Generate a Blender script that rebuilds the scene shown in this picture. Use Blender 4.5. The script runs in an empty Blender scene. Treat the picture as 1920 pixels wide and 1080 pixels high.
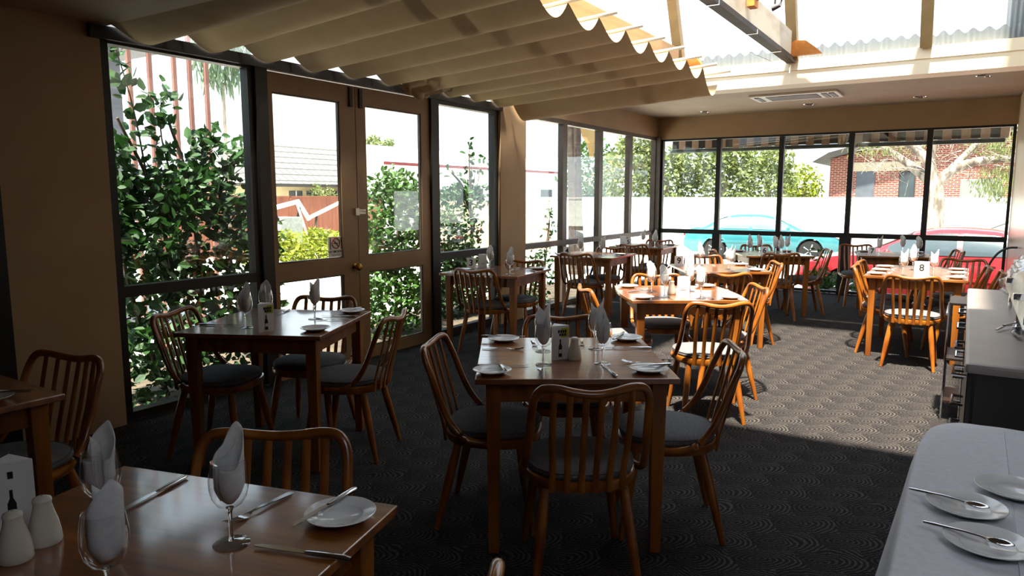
import bpy, math, random
from mathutils import Vector, Matrix
R = math.radians
scn = bpy.context.scene
COL = scn.collection

# ------------------------------------------------------------------ camera
cam_d = bpy.data.cameras.new('camera')
cam_d.sensor_width = 36.0
cam_d.lens = 36.0 * 1330.9 / 1920.0
cam_d.clip_start = 0.05
cam_d.clip_end = 400
cam = bpy.data.objects.new('camera', cam_d)
COL.objects.link(cam)
cam.location = (0, 0, 1.45)
_ps, _th = 0.5704830, 0.1281697
_F = Vector((-math.sin(_ps) * math.cos(_th), math.cos(_ps) * math.cos(_th), -math.sin(_th)))
_R = Vector((math.cos(_ps), math.sin(_ps), 0))
_U = _R.cross(_F)
cam.matrix_world = Matrix(((_R.x, _U.x, -_F.x, 0), (_R.y, _U.y, -_F.y, 0), (_R.z, _U.z, -_F.z, 1.45), (0, 0, 0, 1)))
scn.camera = cam

# ------------------------------------------------------------------ world, sun, exposure
world = bpy.data.worlds.new('sky')
scn.world = world
world.use_nodes = True
wn = world.node_tree.nodes
bg = wn['Background']
_tc = wn.new('ShaderNodeTexCoord'); _sp = wn.new('ShaderNodeSeparateXYZ'); _rp = wn.new('ShaderNodeValToRGB')
world.node_tree.links.new(_tc.outputs['Generated'], _sp.inputs[0])
world.node_tree.links.new(_sp.outputs['Z'], _rp.inputs[0])
_rp.color_ramp.elements[0].position = 0.0
_rp.color_ramp.elements[0].color = (0.93, 0.96, 1.0, 1)
_rp.color_ramp.elements[1].position = 0.6
_rp.color_ramp.elements[1].color = (0.62, 0.79, 1.0, 1)
world.node_tree.links.new(_rp.outputs[0], bg.inputs[0])
bg.inputs[1].default_value = 0.85
sun_d = bpy.data.lights.new('sun', 'SUN')
sun_d.energy = 10.5
sun_d.angle = R(2.5)
sun_d.color = (1.0, 0.93, 0.80)
sun = bpy.data.objects.new('sun', sun_d)
COL.objects.link(sun)
sun.rotation_euler = Vector((0.06, -0.36, 1.0)).to_track_quat('Z', 'Y').to_euler()
sun.location = (0, 0, 20)
vs = scn.view_settings
vs.view_transform = 'Standard'
vs.look = 'None'
vs.gamma = 1
vs.use_curve_mapping = False
vs.exposure = 1.5
scn.cycles.use_denoising = True
scn.cycles.transparent_max_bounces = 32
scn.cycles.max_bounces = 10
scn.cycles.caustics_reflective = False
scn.cycles.caustics_refractive = False
scn.cycles.sample_clamp_indirect = 8.0

# ------------------------------------------------------------------ helpers
def lin(c):
    c = c / 255.0
    return c / 12.92 if c <= 0.04045 else ((c + 0.055) / 1.055) ** 2.4
def rgb(r, g, b):
    return (lin(r), lin(g), lin(b), 1)

class MB:
    def __init__(s):
        s.v = []; s.f = []; s.m = []; s.mi = 0
    def face(s, idx):
        s.f.append(tuple(idx)); s.m.append(s.mi)
    def box(s, x0, x1, y0, y1, z0, z1, mat=None):
        b = len(s.v)
        for z in (z0, z1):
            for (x, y) in ((x0, y0), (x1, y0), (x1, y1), (x0, y1)):
                p = Vector((x, y, z))
                s.v.append(tuple(mat @ p) if mat else (x, y, z))
        for q in ((0, 3, 2, 1), (4, 5, 6, 7), (0, 1, 5, 4), (1, 2, 6, 5), (2, 3, 7, 6), (3, 0, 4, 7)):
            s.face([b + i for i in q])
        return s
    def cbox(s, c, d, mat=None):
        return s.box(c[0] - d[0] / 2, c[0] + d[0] / 2, c[1] - d[1] / 2, c[1] + d[1] / 2, c[2] - d[2] / 2, c[2] + d[2] / 2, mat)
    def taper(s, x, y, z0, z1, a0, a1):
        # square post, half width a0 at z0 and a1 at z1
        b = len(s.v)
        for z, a in ((z0, a0), (z1, a1)):
            for (i, j) in ((-1, -1), (1, -1), (1, 1), (-1, 1)):
                s.v.append((x + i * a, y + j * a, z))
        for q in ((0, 3, 2, 1), (4, 5, 6, 7), (0, 1, 5, 4), (1, 2, 6, 5), (2, 3, 7, 6), (3, 0, 4, 7)):
            s.face([b + i for i in q])
        return s
    def tube(s, pts, r, n=8, sx=1.0, sy=1.0, up=(0, 0, 1), cap=True):
        pts = [Vector(p) for p in pts]
        rr = r if isinstance(r, (list, tuple)) else [r] * len(pts)
        b = len(s.v)
        for i, p in enumerate(pts):
            t = (pts[min(i + 1, len(pts) - 1)] - pts[max(i - 1, 0)]).normalized()
            u = Vector(up)
            if abs(t.dot(u)) > 0.97:
                u = Vector((0, 1, 0)) if abs(t.y) < 0.9 else Vector((1, 0, 0))
            a = t.cross(u).normalized(); c = a.cross(t).normalized()
            for k in range(n):
                an = 2 * math.pi * k / n
                s.v.append(tuple(p + a * (math.cos(an) * rr[i] * sx) + c * (math.sin(an) * rr[i] * sy)))
        for i in range(len(pts) - 1):
            for k in range(n):
                k2 = (k + 1) % n
                s.face([b + i * n + k, b + i * n + k2, b + (i + 1) * n + k2, b + (i + 1) * n + k])
        if cap:
            s.face([b + k for k in range(n)][::-1])
            e = b + (len(pts) - 1) * n
            s.face([e + k for k in range(n)])
        return s
    def lathe(s, prof, n=24, c=(0, 0, 0), axis='z'):
        b = len(s.v)
        for (r, z) in prof:
            for k in range(n):
                a = 2 * math.pi * k / n
                p = (r * math.cos(a), r * math.sin(a), z)
                if axis == 'y': p = (p[0], p[2], p[1])
                if axis == 'x': p = (p[2], p[0], p[1])
                s.v.append((c[0] + p[0], c[1] + p[1], c[2] + p[2]))
        for i in range(len(prof) - 1):
            for k in range(n):
                k2 = (k + 1) % n
                s.face([b + i * n + k, b + i * n + k2, b + (i + 1) * n + k2, b + (i + 1) * n + k])
        if prof[0][0] > 1e-5: s.face([b + k for k in range(n)][::-1])
        if prof[-1][0] > 1e-5: s.face([b + (len(prof) - 1) * n + k for k in range(n)])
        return s
    def prism(s, poly, a0, a1, axis='z'):
        # polygon extruded along an axis; poly in the two other axes
        b = len(s.v); n = len(poly)
        for a in (a0, a1):
            for (p, q) in poly:
                s.v.append((p, q, a) if axis == 'z' else (p, a, q) if axis == 'y' else (a, p, q))
        s.face(list(range(b, b + n))[::-1]); s.face(list(range(b + n, b + 2 * n)))
        for i in range(n):
            j = (i + 1) % n
            s.face([b + i, b + j, b + n + j, b + n + i])
        return s
    def grid(s, fn, nu, nv):
        b = len(s.v)
        for i in range(nu + 1):
            for j in range(nv + 1):
                s.v.append(tuple(fn(i / nu, j / nv)))
        for i in range(nu):
            for j in range(nv):
                q = b + i * (nv + 1) + j
                s.face([q, q + nv + 1, q + nv + 2, q + 1])
        return s
    def mesh(s, name, mats, smooth=35):
        me = bpy.data.meshes.new(name)
        me.from_pydata(s.v, [], s.f)
        ms = mats if isinstance(mats, (list, tuple)) else [mats]
        for m in ms: me.materials.append(m)
        if len(ms) > 1: me.polygons.foreach_set('material_index', s.m)
        if smooth:
            me.polygons.foreach_set('use_smooth', [True] * len(me.polygons))
            me.set_sharp_from_angle(angle=R(smooth))
        me.validate(); me.update()
        return me
    def build(s, name, mats, parent=None, smooth=35, bevel=0):
        o = bpy.data.objects.new(name, s.mesh(name, mats, smooth))
        COL.objects.link(o)
        if parent: o.parent = parent
        if bevel:
            b = o.modifiers.new('bevel', 'BEVEL'); b.width = bevel; b.segments = 2; b.limit_method = 'ANGLE'
        return o

def tag(o, label=None, cat=None, group=None, kind=None):
    if label: o['label'] = label
    if cat: o['category'] = cat
    if group: o['group'] = group
    if kind: o['kind'] = kind
    return o
def empty(name, loc=(0, 0, 0), rz=0.0, label=None, cat=None, group=None):
    o = bpy.data.objects.new(name, None)
    o.empty_display_size = 0.1
    COL.objects.link(o)
    o.location = loc; o.rotation_euler = (0, 0, R(rz))
    return tag(o, label, cat, group)
def copy_tree(src, loc, rz, label, group=None, parent=None):
    c = src.copy(); COL.objects.link(c)
    if parent is None:
        c.location = loc; c.rotation_euler = (0, 0, R(rz))
        c['label'] = label
        if group: c['group'] = group
    else:
        c.parent = parent
    for ch in list(src.children): copy_tree(ch, None, 0, None, None, c)
    return c
class Stock:
    """first request moves the prototype itself, later ones copy it"""
    def __init__(s, proto): s.p = proto; s.used = False
    def put(s, loc, rz, label, group=None):
        if not s.used:
            s.used = True
            s.p.location = loc; s.p.rotation_euler = (0, 0, R(rz)); s.p['label'] = label
            if group: s.p['group'] = group
            return s.p
        return copy_tree(s.p, loc, rz, label, group)
def struct(o, label, cat='structure'):
    o['kind'] = 'structure'; o['label'] = label; o['category'] = cat
    return o
def crom(pts, k=6):
    P = [Vector(p) for p in pts]; out = []
    Q = [P[0] * 2 - P[1]] + P + [P[-1] * 2 - P[-2]]
    for i in range(1, len(Q) - 2):
        for j in range(k):
            t = j / k
            a, b, c, d = Q[i - 1], Q[i], Q[i + 1], Q[i + 2]
            out.append(0.5 * ((2 * b) + (c - a) * t + (2 * a - 5 * b + 4 * c - d) * t * t + (3 * b - a - 3 * c + d) * t ** 3))
    out.append(P[-1]); return out

# ------------------------------------------------------------------ materials
def new_mat(name):
    m = bpy.data.materials.new(name); m.use_nodes = True
    nt = m.node_tree; return m, nt, nt.nodes['Principled BSDF']
def pmat(name, c1, c2=None, rough=0.5, metal=0.0, scale=(8, 8, 8), detail=3, bump=0.0, coat=0.0, spec=0.5, ramp=(0.35, 0.65), coord='Object', bdist=0.01, trans=0.0):
    m, nt, b = new_mat(name)
    c2 = c2 or tuple(x * 0.9 for x in c1[:3]) + (1,)
    tc = nt.nodes.new('ShaderNodeTexCoord'); mp = nt.nodes.new('ShaderNodeMapping'); nz = nt.nodes.new('ShaderNodeTexNoise'); rp = nt.nodes.new('ShaderNodeValToRGB')
    mp.inputs['Scale'].default_value = scale if isinstance(scale, tuple) else (scale,) * 3
    nz.inputs['Scale'].default_value = 1.0; nz.inputs['Detail'].default_value = detail
    L = nt.links.new
    L(tc.outputs[coord], mp.inputs[0]); L(mp.outputs[0], nz.inputs['Vector']); L(nz.outputs['Fac'], rp.inputs[0])
    rp.color_ramp.elements[0].position = ramp[0]; rp.color_ramp.elements[1].position = ramp[1]
    rp.color_ramp.elements[0].color = c1; rp.color_ramp.elements[1].color = c2
    L(rp.outputs[0], b.inputs['Base Color'])
    b.inputs['Roughness'].default_value = rough; b.inputs['Metallic'].default_value = metal
    b.inputs['Coat Weight'].default_value = coat; b.inputs['Coat Roughness'].default_value = 0.1
    if coat >= 1.0: b.inputs['Coat IOR'].default_value = 1.85
    b.inputs['Specular IOR Level'].default_value = spec
    if bump:
        bp = nt.nodes.new('ShaderNodeBump'); bp.inputs['Strength'].default_value = bump; bp.inputs['Distance'].default_value = bdist
        L(nz.outputs['Fac'], bp.inputs['Height']); L(bp.outputs[0], b.inputs['Normal'])
    if trans:
        tr = nt.nodes.new('ShaderNodeBsdfTranslucent'); mx = nt.nodes.new('ShaderNodeMixShader')
        mx.inputs[0].default_value = trans
        L(rp.outputs[0], tr.inputs[0]); L(b.outputs[0], mx.inputs[1]); L(tr.outputs[0], mx.inputs[2])
        L(mx.outputs[0], nt.nodes['Material Output'].inputs[0])
    return m
def glass_mat(name, tint=(0.93, 0.96, 0.95, 1), base=0.04, edge=0.6, rough=0.0, edge_col=(0.9, 0.93, 0.95, 1)):
    m, nt, b = new_mat(name); nt.nodes.remove(b); L = nt.links.new
    t = nt.nodes.new('ShaderNodeBsdfTransparent'); g = nt.nodes.new('ShaderNodeBsdfGlossy'); mx = nt.nodes.new('ShaderNodeMixShader')
    lw = nt.nodes.new('ShaderNodeLayerWeight'); pw = nt.nodes.new('ShaderNodeMath'); ma = nt.nodes.new('ShaderNodeMath')
    lw.inputs[0].default_value = 0.5
    pw.operation = 'POWER'; pw.inputs[1].default_value = 3.0
    ma.operation = 'MULTIPLY_ADD'; ma.inputs[1].default_value = edge; ma.inputs[2].default_value = base; ma.use_clamp = True
    t.inputs[0].default_value = tint; g.inputs[0].default_value = edge_col; g.inputs['Roughness'].default_value = rough
    L(lw.outputs['Facing'], pw.inputs[0]); L(pw.outputs[0], ma.inputs[0]); L(ma.outputs[0], mx.inputs[0])
    L(t.outputs[0], mx.inputs[1]); L(g.outputs[0], mx.inputs[2]); L(mx.outputs[0], nt.nodes['Material Output'].inputs[0])
    return m
def solid_glass(name):
    m, nt, b = new_mat(name)
    nz = nt.nodes.new('ShaderNodeTexNoise'); nz.inputs['Scale'].default_value = 30
    mr = nt.nodes.new('ShaderNodeMapRange'); mr.inputs['To Min'].default_value = 0.0; mr.inputs['To Max'].default_value = 0.03
    nt.links.new(nz.outputs['Fac'], mr.inputs['Value']); nt.links.new(mr.outputs[0], b.inputs['Roughness'])
    b.inputs['Base Color'].default_value = (0.96, 0.97, 0.97, 1); b.inputs['Transmission Weight'].default_value = 1.0; b.inputs['IOR'].default_value = 1.5
    return m
def sheet_mat(name, clear, col, scale=None):
    m, nt, b = new_mat(name); nt.nodes.remove(b); L = nt.links.new
    t = nt.nodes.new('ShaderNodeBsdfTransparent'); d = nt.nodes.new('ShaderNodeBsdfTranslucent'); mx = nt.nodes.new('ShaderNodeMixShader')
    nz = nt.nodes.new('ShaderNodeTexNoise'); nz.inputs['Scale'].default_value = 3.0
    ma = nt.nodes.new('ShaderNodeMath'); ma.operation = 'MULTIPLY_ADD'; ma.inputs[1].default_value = 0.12; ma.inputs[2].default_value = 1 - clear - 0.06
    L(nz.outputs['Fac'], ma.inputs[0]); L(ma.outputs[0], mx.inputs[0])
    d.inputs[0].default_value = col
    L(t.outputs[0], mx.inputs[1]); L(d.outputs[0], mx.inputs[2]); L(mx.outputs[0], nt.nodes['Material Output'].inputs[0])
    return m

WOOD = pmat('chair wood', rgb(156, 92, 26), rgb(110, 54, 15), 0.28, scale=(14, 14, 3), coat=0.5, detail=4)
TABW = pmat('table wood', rgb(150, 88, 30), rgb(106, 55, 18), 0.3, scale=(2.2, 26, 8), coat=1.0, detail=5, bump=0.06, bdist=0.002)
LEGW = pmat('table leg wood', rgb(144, 84, 25), rgb(106, 55, 16), 0.35, scale=(20, 20, 2.5), coat=0.2, detail=4)
CUSH = pmat('grey seat fabric', rgb(110, 109, 109), rgb(86, 86, 88), 0.95, scale=(160, 160, 160), bump=0.25, bdist=0.002, spec=0.2)
WALL = pmat('beige painted plaster', rgb(172, 144, 110), rgb(164, 137, 104), 0.6, scale=(3, 3, 3), bump=0.05, bdist=0.002)
WALLG = pmat('satin beige wall', rgb(205, 186, 160), rgb(197, 178, 152), 0.28, scale=(3, 3, 3))
CEIL = pmat('taupe ceiling paint', rgb(170, 150, 128), rgb(162, 142, 121), 0.7, scale=(2, 2, 2))
CREAM = pmat('cream fascia paint', rgb(240, 230, 205), rgb(232, 221, 195), 0.5, scale=(2, 2, 2))
DOORP = pmat('brown door paint', rgb(140, 112, 80), rgb(136, 108, 77), 0.42, scale=(12, 12, 2))
BLACKF = pmat('black window frame', rgb(24, 21, 19), rgb(19, 17, 15), 0.45, scale=(10, 10, 10))
BRONZE = pmat('dark bronze frame', rgb(92, 78, 66), rgb(80, 68, 58), 0.4, scale=(10, 10, 10))
WHITEP = pmat('white china', rgb(240, 240, 238), rgb(236, 236, 234), 0.12, scale=(4, 4, 4))
SHAK = pmat('cream glazed ceramic', rgb(222, 216, 200), rgb(214, 207, 190), 0.2, scale=(6, 6, 6))
LINEN = pmat('white napkin linen', rgb(238, 238, 236), rgb(228, 228, 228), 0.9, scale=(90, 90, 90), bump=0.15, bdist=0.001, trans=0.3)
CLOTH = pmat('white tablecloth cotton', rgb(226, 226, 230), rgb(218, 218, 224), 0.9, scale=(60, 60, 60), bump=0.1, bdist=0.001)
STEEL = pmat('polished cutlery steel', rgb(205, 205, 208), rgb(190, 190, 195), 0.14, 1.0, scale=(20, 20, 20))
CHROME = pmat('chrome', rgb(225, 226, 230), rgb(210, 212, 216), 0.08, 1.0, scale=(20, 20, 20))
BRASS = pmat('aged brass', rgb(190, 150, 80), rgb(170, 130, 66), 0.22, 1.0, scale=(20, 20, 20))
CARD = pmat('white card', rgb(232, 232, 230), rgb(224, 224, 222), 0.55, scale=(10, 10, 10))
INK = pmat('black ink', rgb(22, 20, 20), rgb(30, 28, 28), 0.6, scale=(30, 30, 30))
LIME = pmat('yellow green print', rgb(186, 188, 40), rgb(160, 168, 36), 0.6, scale=(30, 30, 30))
REDINK = pmat('red brown print', rgb(150, 40, 26), rgb(130, 34, 24), 0.6, scale=(30, 30, 30))
GREYINK = pmat('grey print', rgb(130, 130, 128), rgb(120, 120, 118), 0.6, scale=(30, 30, 30))
BLIND = pmat('cream canvas blind', rgb(158, 139, 108), rgb(152, 133, 102), 0.9, scale=(6, 6, 6), trans=0.02)
BATT = pmat('white batten', rgb(238, 234, 224), rgb(230, 226, 216), 0.5, scale=(10, 10, 10))
TIMB = pmat('pale timber beam', rgb(214, 168, 112), rgb(196, 148, 94), 0.6, scale=(20, 2, 20), detail=4)
ORNG = pmat('orange stained timber block', rgb(206, 128, 44), rgb(184, 108, 34), 0.6, scale=(20, 20, 20))
STAINW = pmat('stained white beam paint', rgb(226, 216, 200), rgb(196, 178, 152), 0.6, scale=(3, 2, 6), ramp=(0.5, 0.75))
STEELD = pmat('dark brown steel', rgb(56, 40, 33), rgb(40, 31, 27), 0.6, 0.0, scale=(8, 8, 8))
RAFT = pmat('olive brown rafter paint', rgb(150, 128, 88), rgb(140, 118, 80), 0.6, scale=(8, 8, 8))
PANE = glass_mat('window glass', base=0.03, edge=0.5)
GLAS = glass_mat('clear drinking glass', tint=(0.98, 0.98, 0.98, 1), base=0.045, edge=0.85, rough=0.02)
SGLAS = solid_glass('thick drinking glass')
PLAS = glass_mat('clear plastic film', tint=(0.9, 0.9, 0.9, 1), base=0.22, edge=0.5, rough=0.12)
POLY = sheet_mat('clear ribbed polycarbonate', 0.78, (0.95, 0.97, 0.98, 1))
TAUPE = pmat('taupe laminate', rgb(164, 152, 144), rgb(156, 144, 136), 0.35, scale=(6, 6, 6))
DARKL = pmat('black brown laminate', rgb(34, 26, 23), rgb(26, 20, 18), 0.35, scale=(3, 3, 20))
ALUW = pmat('white air conditioner plastic', rgb(228, 222, 214), rgb(222, 216, 208), 0.4, scale=(10, 10, 10))
DGREY = pmat('dark grey grille', rgb(96, 88, 80), rgb(82, 76, 70), 0.6, scale=(40, 40, 40))
BLACK = pmat('matt black', rgb(18, 17, 17), rgb(24, 23, 23), 0.5, scale=(10, 10, 10))

def carpet_mat():
    m, nt, b = new_mat('charcoal swirl carpet'); L = nt.links.new
    N = lambda t: nt.nodes.new(t)
    def math_(op, a, bb=None, c=None):
        n = N('ShaderNodeMath'); n.operation = op
        for i, x in enumerate((a, bb, c)):
            if x is None: continue
            if isinstance(x, (int, float)): n.inputs[i].default_value = x
            else: L(x, n.inputs[i])
        return n.outputs[0]
    tc = N('ShaderNodeTexCoord'); mp = N('ShaderNodeMapping'); mp.inputs['Rotation'].default_value = (0, 0, R(-31))
    L(tc.outputs['Object'], mp.inputs[0])
    nz0 = N('ShaderNodeTexNoise'); nz0.inputs['Scale'].default_value = 5.0; L(mp.outputs[0], nz0.inputs['Vector'])
    sx = N('ShaderNodeSeparateXYZ'); L(mp.outputs[0], sx.inputs[0])
    w = math_('MULTIPLY', math_('SUBTRACT', nz0.outputs['Fac'], 0.5), 0.10)
    x = math_('ADD', sx.outputs['X'], w); y = math_('ADD', sx.outputs['Y'], w)
    cw, ch = 0.27, 0.165
    v = math_('DIVIDE', y, ch); row = math_('FLOOR', v)
    odd = math_('MODULO', math_('ABSOLUTE', row), 2.0)
    u = math_('ADD', math_('DIVIDE', x, cw), math_('MULTIPLY', odd, 0.5))
    lx = math_('SUBTRACT', math_('FRACT', u), 0.5); ly = math_('SUBTRACT', math_('FRACT', v), 0.5)
    # nested rings that crowd to one side of each cell
    cx = math_('ADD', lx, 0.16)
    r = math_('SQRT', math_('ADD', math_('POWER', math_('MULTIPLY', cx, 0.85), 2.0), math_('POWER', math_('MULTIPLY', ly, 0.92), 2.0)))
    rings = math_('SINE', math_('MULTIPLY', r, 84.0))
    nz = N('ShaderNodeTexNoise'); nz.inputs['Scale'].default_value = 110.0; nz.inputs['Detail'].default_value = 3.0; L(tc.outputs['Object'], nz.inputs['Vector'])
    nz2 = N('ShaderNodeTexNoise'); nz2.inputs['Scale'].default_value = 300.0; L(tc.outputs['Object'], nz2.inputs['Vector'])
    s = math_('ADD', rings, math_('MULTIPLY', math_('SUBTRACT', nz.outputs['Fac'], 0.5), 5.0))
    side = math_('MULTIPLY_ADD', cx, 0.4, 0.68)
    s = math_('MULTIPLY', math_('ADD', s, 1.0), side)
    rp = N('ShaderNodeValToRGB'); rp.color_ramp.elements[0].position = 0.25; rp.color_ramp.elements[1].position = 0.95
    L(math_('MULTIPLY', s, 0.48), rp.inputs[0])
    rp.color_ramp.elements[0].color = rgb(30, 29, 31); rp.color_ramp.elements[1].color = rgb(86, 80, 73)
    mx = N('ShaderNodeMixRGB'); mx.blend_type = 'MULTIPLY'; mx.inputs[0].default_value = 0.5
    L(rp.outputs[0], mx.inputs[1]); L(nz2.outputs['Fac'], mx.inputs[2])
    L(mx.outputs[0], b.inputs['Base Color']); b.inputs['Roughness'].default_value = 0.95; b.inputs['Specular IOR Level'].default_value = 0.1
    bp = N('ShaderNodeBump'); bp.inputs['Strength'].default_value = 0.3; bp.inputs['Distance'].default_value = 0.004
    L(nz2.outputs['Fac'], bp.inputs['Height']); L(bp.outputs[0], b.inputs['Normal'])
    return m
def brick_mat(name, c1, c2, mortar, scale, axes=('X', 'Z'), w=0.23, h=0.076, msize=0.012):
    m, nt, b = new_mat(name); L = nt.links.new
    tc = nt.nodes.new('ShaderNodeTexCoord'); sp = nt.nodes.new('ShaderNodeSeparateXYZ'); cb = nt.nodes.new('ShaderNodeCombineXYZ'); br = nt.nodes.new('ShaderNodeTexBrick')
    L(tc.outputs['Object'], sp.inputs[0]); L(sp.outputs[axes[0]], cb.inputs[0]); L(sp.outputs[axes[1]], cb.inputs[1]); L(cb.outputs[0], br.inputs['Vector'])
    br.inputs['Color1'].default_value = c1; br.inputs['Color2'].default_value = c2; br.inputs['Mortar'].default_value = mortar
    br.inputs['Scale'].default_value = scale; br.inputs['Mortar Size'].default_value = msize
    br.inputs['Brick Width'].default_value = w; br.inputs['Row Height'].default_value = h
    L(br.outputs['Color'], b.inputs['Base Color']); b.inputs['Roughness'].default_value = 0.85
    return m
def leaf_mat(name, c1, c2, trans=0.35, rough=0.4):
    return pmat(name, c1, c2, rough, scale=(3, 3, 3), trans=trans, ramp=(0.3, 0.7))
CARPET = carpet_mat()
BRICK = brick_mat('red brick', rgb(146, 62, 44), rgb(122, 48, 36), rgb(180, 160, 144), 1.0)
TILES = brick_mat('grey roof tile', rgb(112, 110, 108), rgb(98, 96, 95), rgb(60, 58, 57), 1.0, ('Y', 'Z'), 0.5, 0.34, 0.03)
CONC = pmat('pale concrete', rgb(214, 208, 198), rgb(200, 194, 184), 0.9, scale=(1.5, 1.5, 1.5))
ASPH = pmat('light grey asphalt', rgb(168, 164, 160), rgb(150, 148, 146), 0.95, scale=(4, 4, 4))
SOIL = pmat('garden soil', rgb(88, 74, 58), rgb(60, 52, 42), 0.95, scale=(6, 6, 6), bump=0.3)
RENDER = pmat('white rendered wall', rgb(240, 238, 234), rgb(232, 230, 226), 0.8, scale=(2, 2, 2))
BARK = pmat('grey tree bark', rgb(170, 156, 142), rgb(104, 92, 82), 0.9, scale=(7, 7, 2), bump=0.6, bdist=0.05, ramp=(0.4, 0.6))
PBARK = pmat('palm trunk bark', rgb(72, 60, 52), rgb(46, 38, 33), 0.9, scale=(3, 3, 9), bump=0.6, bdist=0.04)
TWIG = pmat('brown twig', rgb(92, 74, 58), rgb(70, 56, 44), 0.8, scale=(10, 10, 10))
LEAFD = leaf_mat('dark green leaf', rgb(48, 86, 34), rgb(24, 50, 19), 0.3, 0.55)
LEAFM = leaf_mat('mid green leaf', rgb(76, 116, 40), rgb(40, 72, 26), 0.3, 0.55)
LEAFY = leaf_mat('yellow green leaf', rgb(150, 158, 44), rgb(104, 120, 36), 0.3)
LEAFO = leaf_mat('olive gum leaf', rgb(140, 150, 88), rgb(84, 98, 54), 0.35)
LEAFP = leaf_mat('weeping willow leaf', rgb(120, 140, 110), rgb(90, 110, 90))

# ------------------------------------------------------------------ the room
XL, YF, XR = -4.45, 11.45, 0.45      # left glazing, far glazing, far right wall
HEAD, CZ = 2.38, 2.73
m = MB().box(XL - 0.1, 3.6, -3.1, YF + 0.1, -0.2, 0.0)
struct(m.build('floor', CARPET, smooth=0), 'charcoal carpet floor with a swirl pattern', 'floor')
m = MB().box(XL - 0.1, 0.3, -3.1, 2.42, 2.47, 2.62).box(1.3, 3.6, -3.1, 2.42, 2.47, 2.62).box(0.3, 1.3, -3.1, -0.7, 2.47, 2.62).box(0.3, 1.3, 0.9, 2.42, 2.47, 2.62)
struct(m.build('ceiling_near', CEIL, smooth=0), 'low flat ceiling over the dark end of the room', 'ceiling')
m = MB().box(-2.2, 3.6, 2.42, 3.46, 2.68, 2.84).box(0.6, 3.6, 3.46, 8.03, 2.74, 2.86)
struct(m.build('ceiling_side', CEIL, smooth=0), 'flat ceiling edge beside the skylight', 'ceiling')
m = MB().box(XL - 0.1, 3.6, 8.35, YF + 0.15, CZ, CZ + 0.15)
struct(m.build('ceiling_far', CEIL, smooth=0), 'taupe flat ceiling with downlights at the far end', 'ceiling')
m = MB().box(XL - 0.1, 3.6, 8.05, 8.35, 2.62, 2.87)
m.box(XL - 0.1, 3.6, 8.035, 8.05, 2.76, 2.87)
struct(m.build('trim_1', CREAM, smooth=0), 'bright cream fascia beam below the skylight', 'beam')
# left wall: beige pier, bulkhead and column
m = MB().box(XL - 0.12, XL, 1.78, 2.37, 0, 2.5)
struct(m.build('wall_left', WALL, smooth=0), 'beige wall pier left of the big window', 'wall')
m = MB().box(XL - 0.12, XL, -3.1, 1.78, 0, 2.5)  # black sheet paints in the darkness of an opening
struct(m.build('wall_left_near', BLACK, smooth=0), 'black panel standing in for the dark opening left of the beige pier', 'wall')
m = MB().box(XL - 0.14, XL + 0.02, 6.67, 7.2, 0, 2.46)
struct(m.build('column', WALL, smooth=0), 'beige column between sidelight and window strip', 'column')
m = MB().box(XL - 0.12, XL + 0.0, 6.67, YF + 0.12, 2.425, CZ + 0.05).box(XL - 0.12, XL, 6.4, 8.36, 2.78, 2.9)
struct(m.build('wall_left_upper', WALL, smooth=0), 'beige bulkhead above the left window strip', 'wall')
m = MB().box(XL - 0.12, XR + 0.2, YF, YF + 0.12, 2.385, CZ + 0.05)
struct(m.build('wall_far_upper', WALL, smooth=0), 'beige bulkhead above the far windows', 'wall')
m = MB().box(XR, XR + 0.12, 7.3, YF + 0.12, 0, CZ + 0.02).box(XR, 3.6, 7.2, 7.3, 0, CZ + 0.02)
struct(m.build('wall_right', WALLG, smooth=0), 'satin beige wall at the right end of the far windows', 'wall')
DARKW = pmat('bounce damping dark brown', rgb(70, 50, 36), rgb(56, 40, 29), 0.5, scale=(3, 3, 1))  # brown picked dark so the unseen walls bounce little light
m = MB().box(3.5, 3.6, -3.1, 7.3, 0, 2.8)
struct(m.build('wall_right_near', DARKW, smooth=0), 'unseen wall behind the buffet, coloured dark to bounce less light', 'wall')
m = MB().box(XL - 0.1, 3.6, -3.2, -3.1, 0, 2.6)
struct(m.build('wall_back', DARKW, smooth=0), 'unseen wall behind the viewer, coloured dark to bounce less light', 'wall')

def frame_rect(mb, ax, a0, a1, z0, z1, t, d0, d1):
    # rectangular frame; ax 'y' runs along Y at depth range in X, ax 'x' runs along X at depth range in Y
    def bx(p0, p1, q0, q1):
        if ax == 'y': mb.box(d0, d1, p0, p1, q0, q1)
        else: mb.box(p0, p1, d0, d1, q0, q1)
    bx(a0, a0 + t, z0, z1); bx(a1 - t, a1, z0, z1); bx(a0 + t, a1 - t, z0, z0 + t); bx(a0 + t, a1 - t, z1 - t, z1)
def window(n, ax, a0, a1, zs, fr, t, d0, d1, label, mid=None):
    r = empty('window_%d' % n, (0, 0, 0)); struct(r, label, 'window')
    mb = MB()
    frame_rect(mb, ax, a0, a1, zs[0], zs[-1], t, d0, d1)
    dm = (d0 + d1) / 2
    for z in zs[1:-1]:
        h = 0.035
        if ax == 'y': mb.box(d0, d1, a0 + t, a1 - t, z - h, z + h)
        else: mb.box(a0 + t, a1 - t, d0, d1, z - h, z + h)
    mb.build('window_frame', fr, r, 0)
    for i in range(len(zs) - 1):
        g = MB()
        z0, z1 = zs[i] + 0.02, zs[i + 1] - 0.02
        if ax == 'y': g.box(dm - 0.003, dm + 0.003, a0 + t * 0.8, a1 - t * 0.8, z0, z1)
        else: g.box(a0 + t * 0.8, a1 - t * 0.8, dm - 0.003, dm + 0.003, z0, z1)
        g.build('pane', PANE, r, 0)
    return r
D0, D1 = XL - 0.09, XL - 0.01
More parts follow.
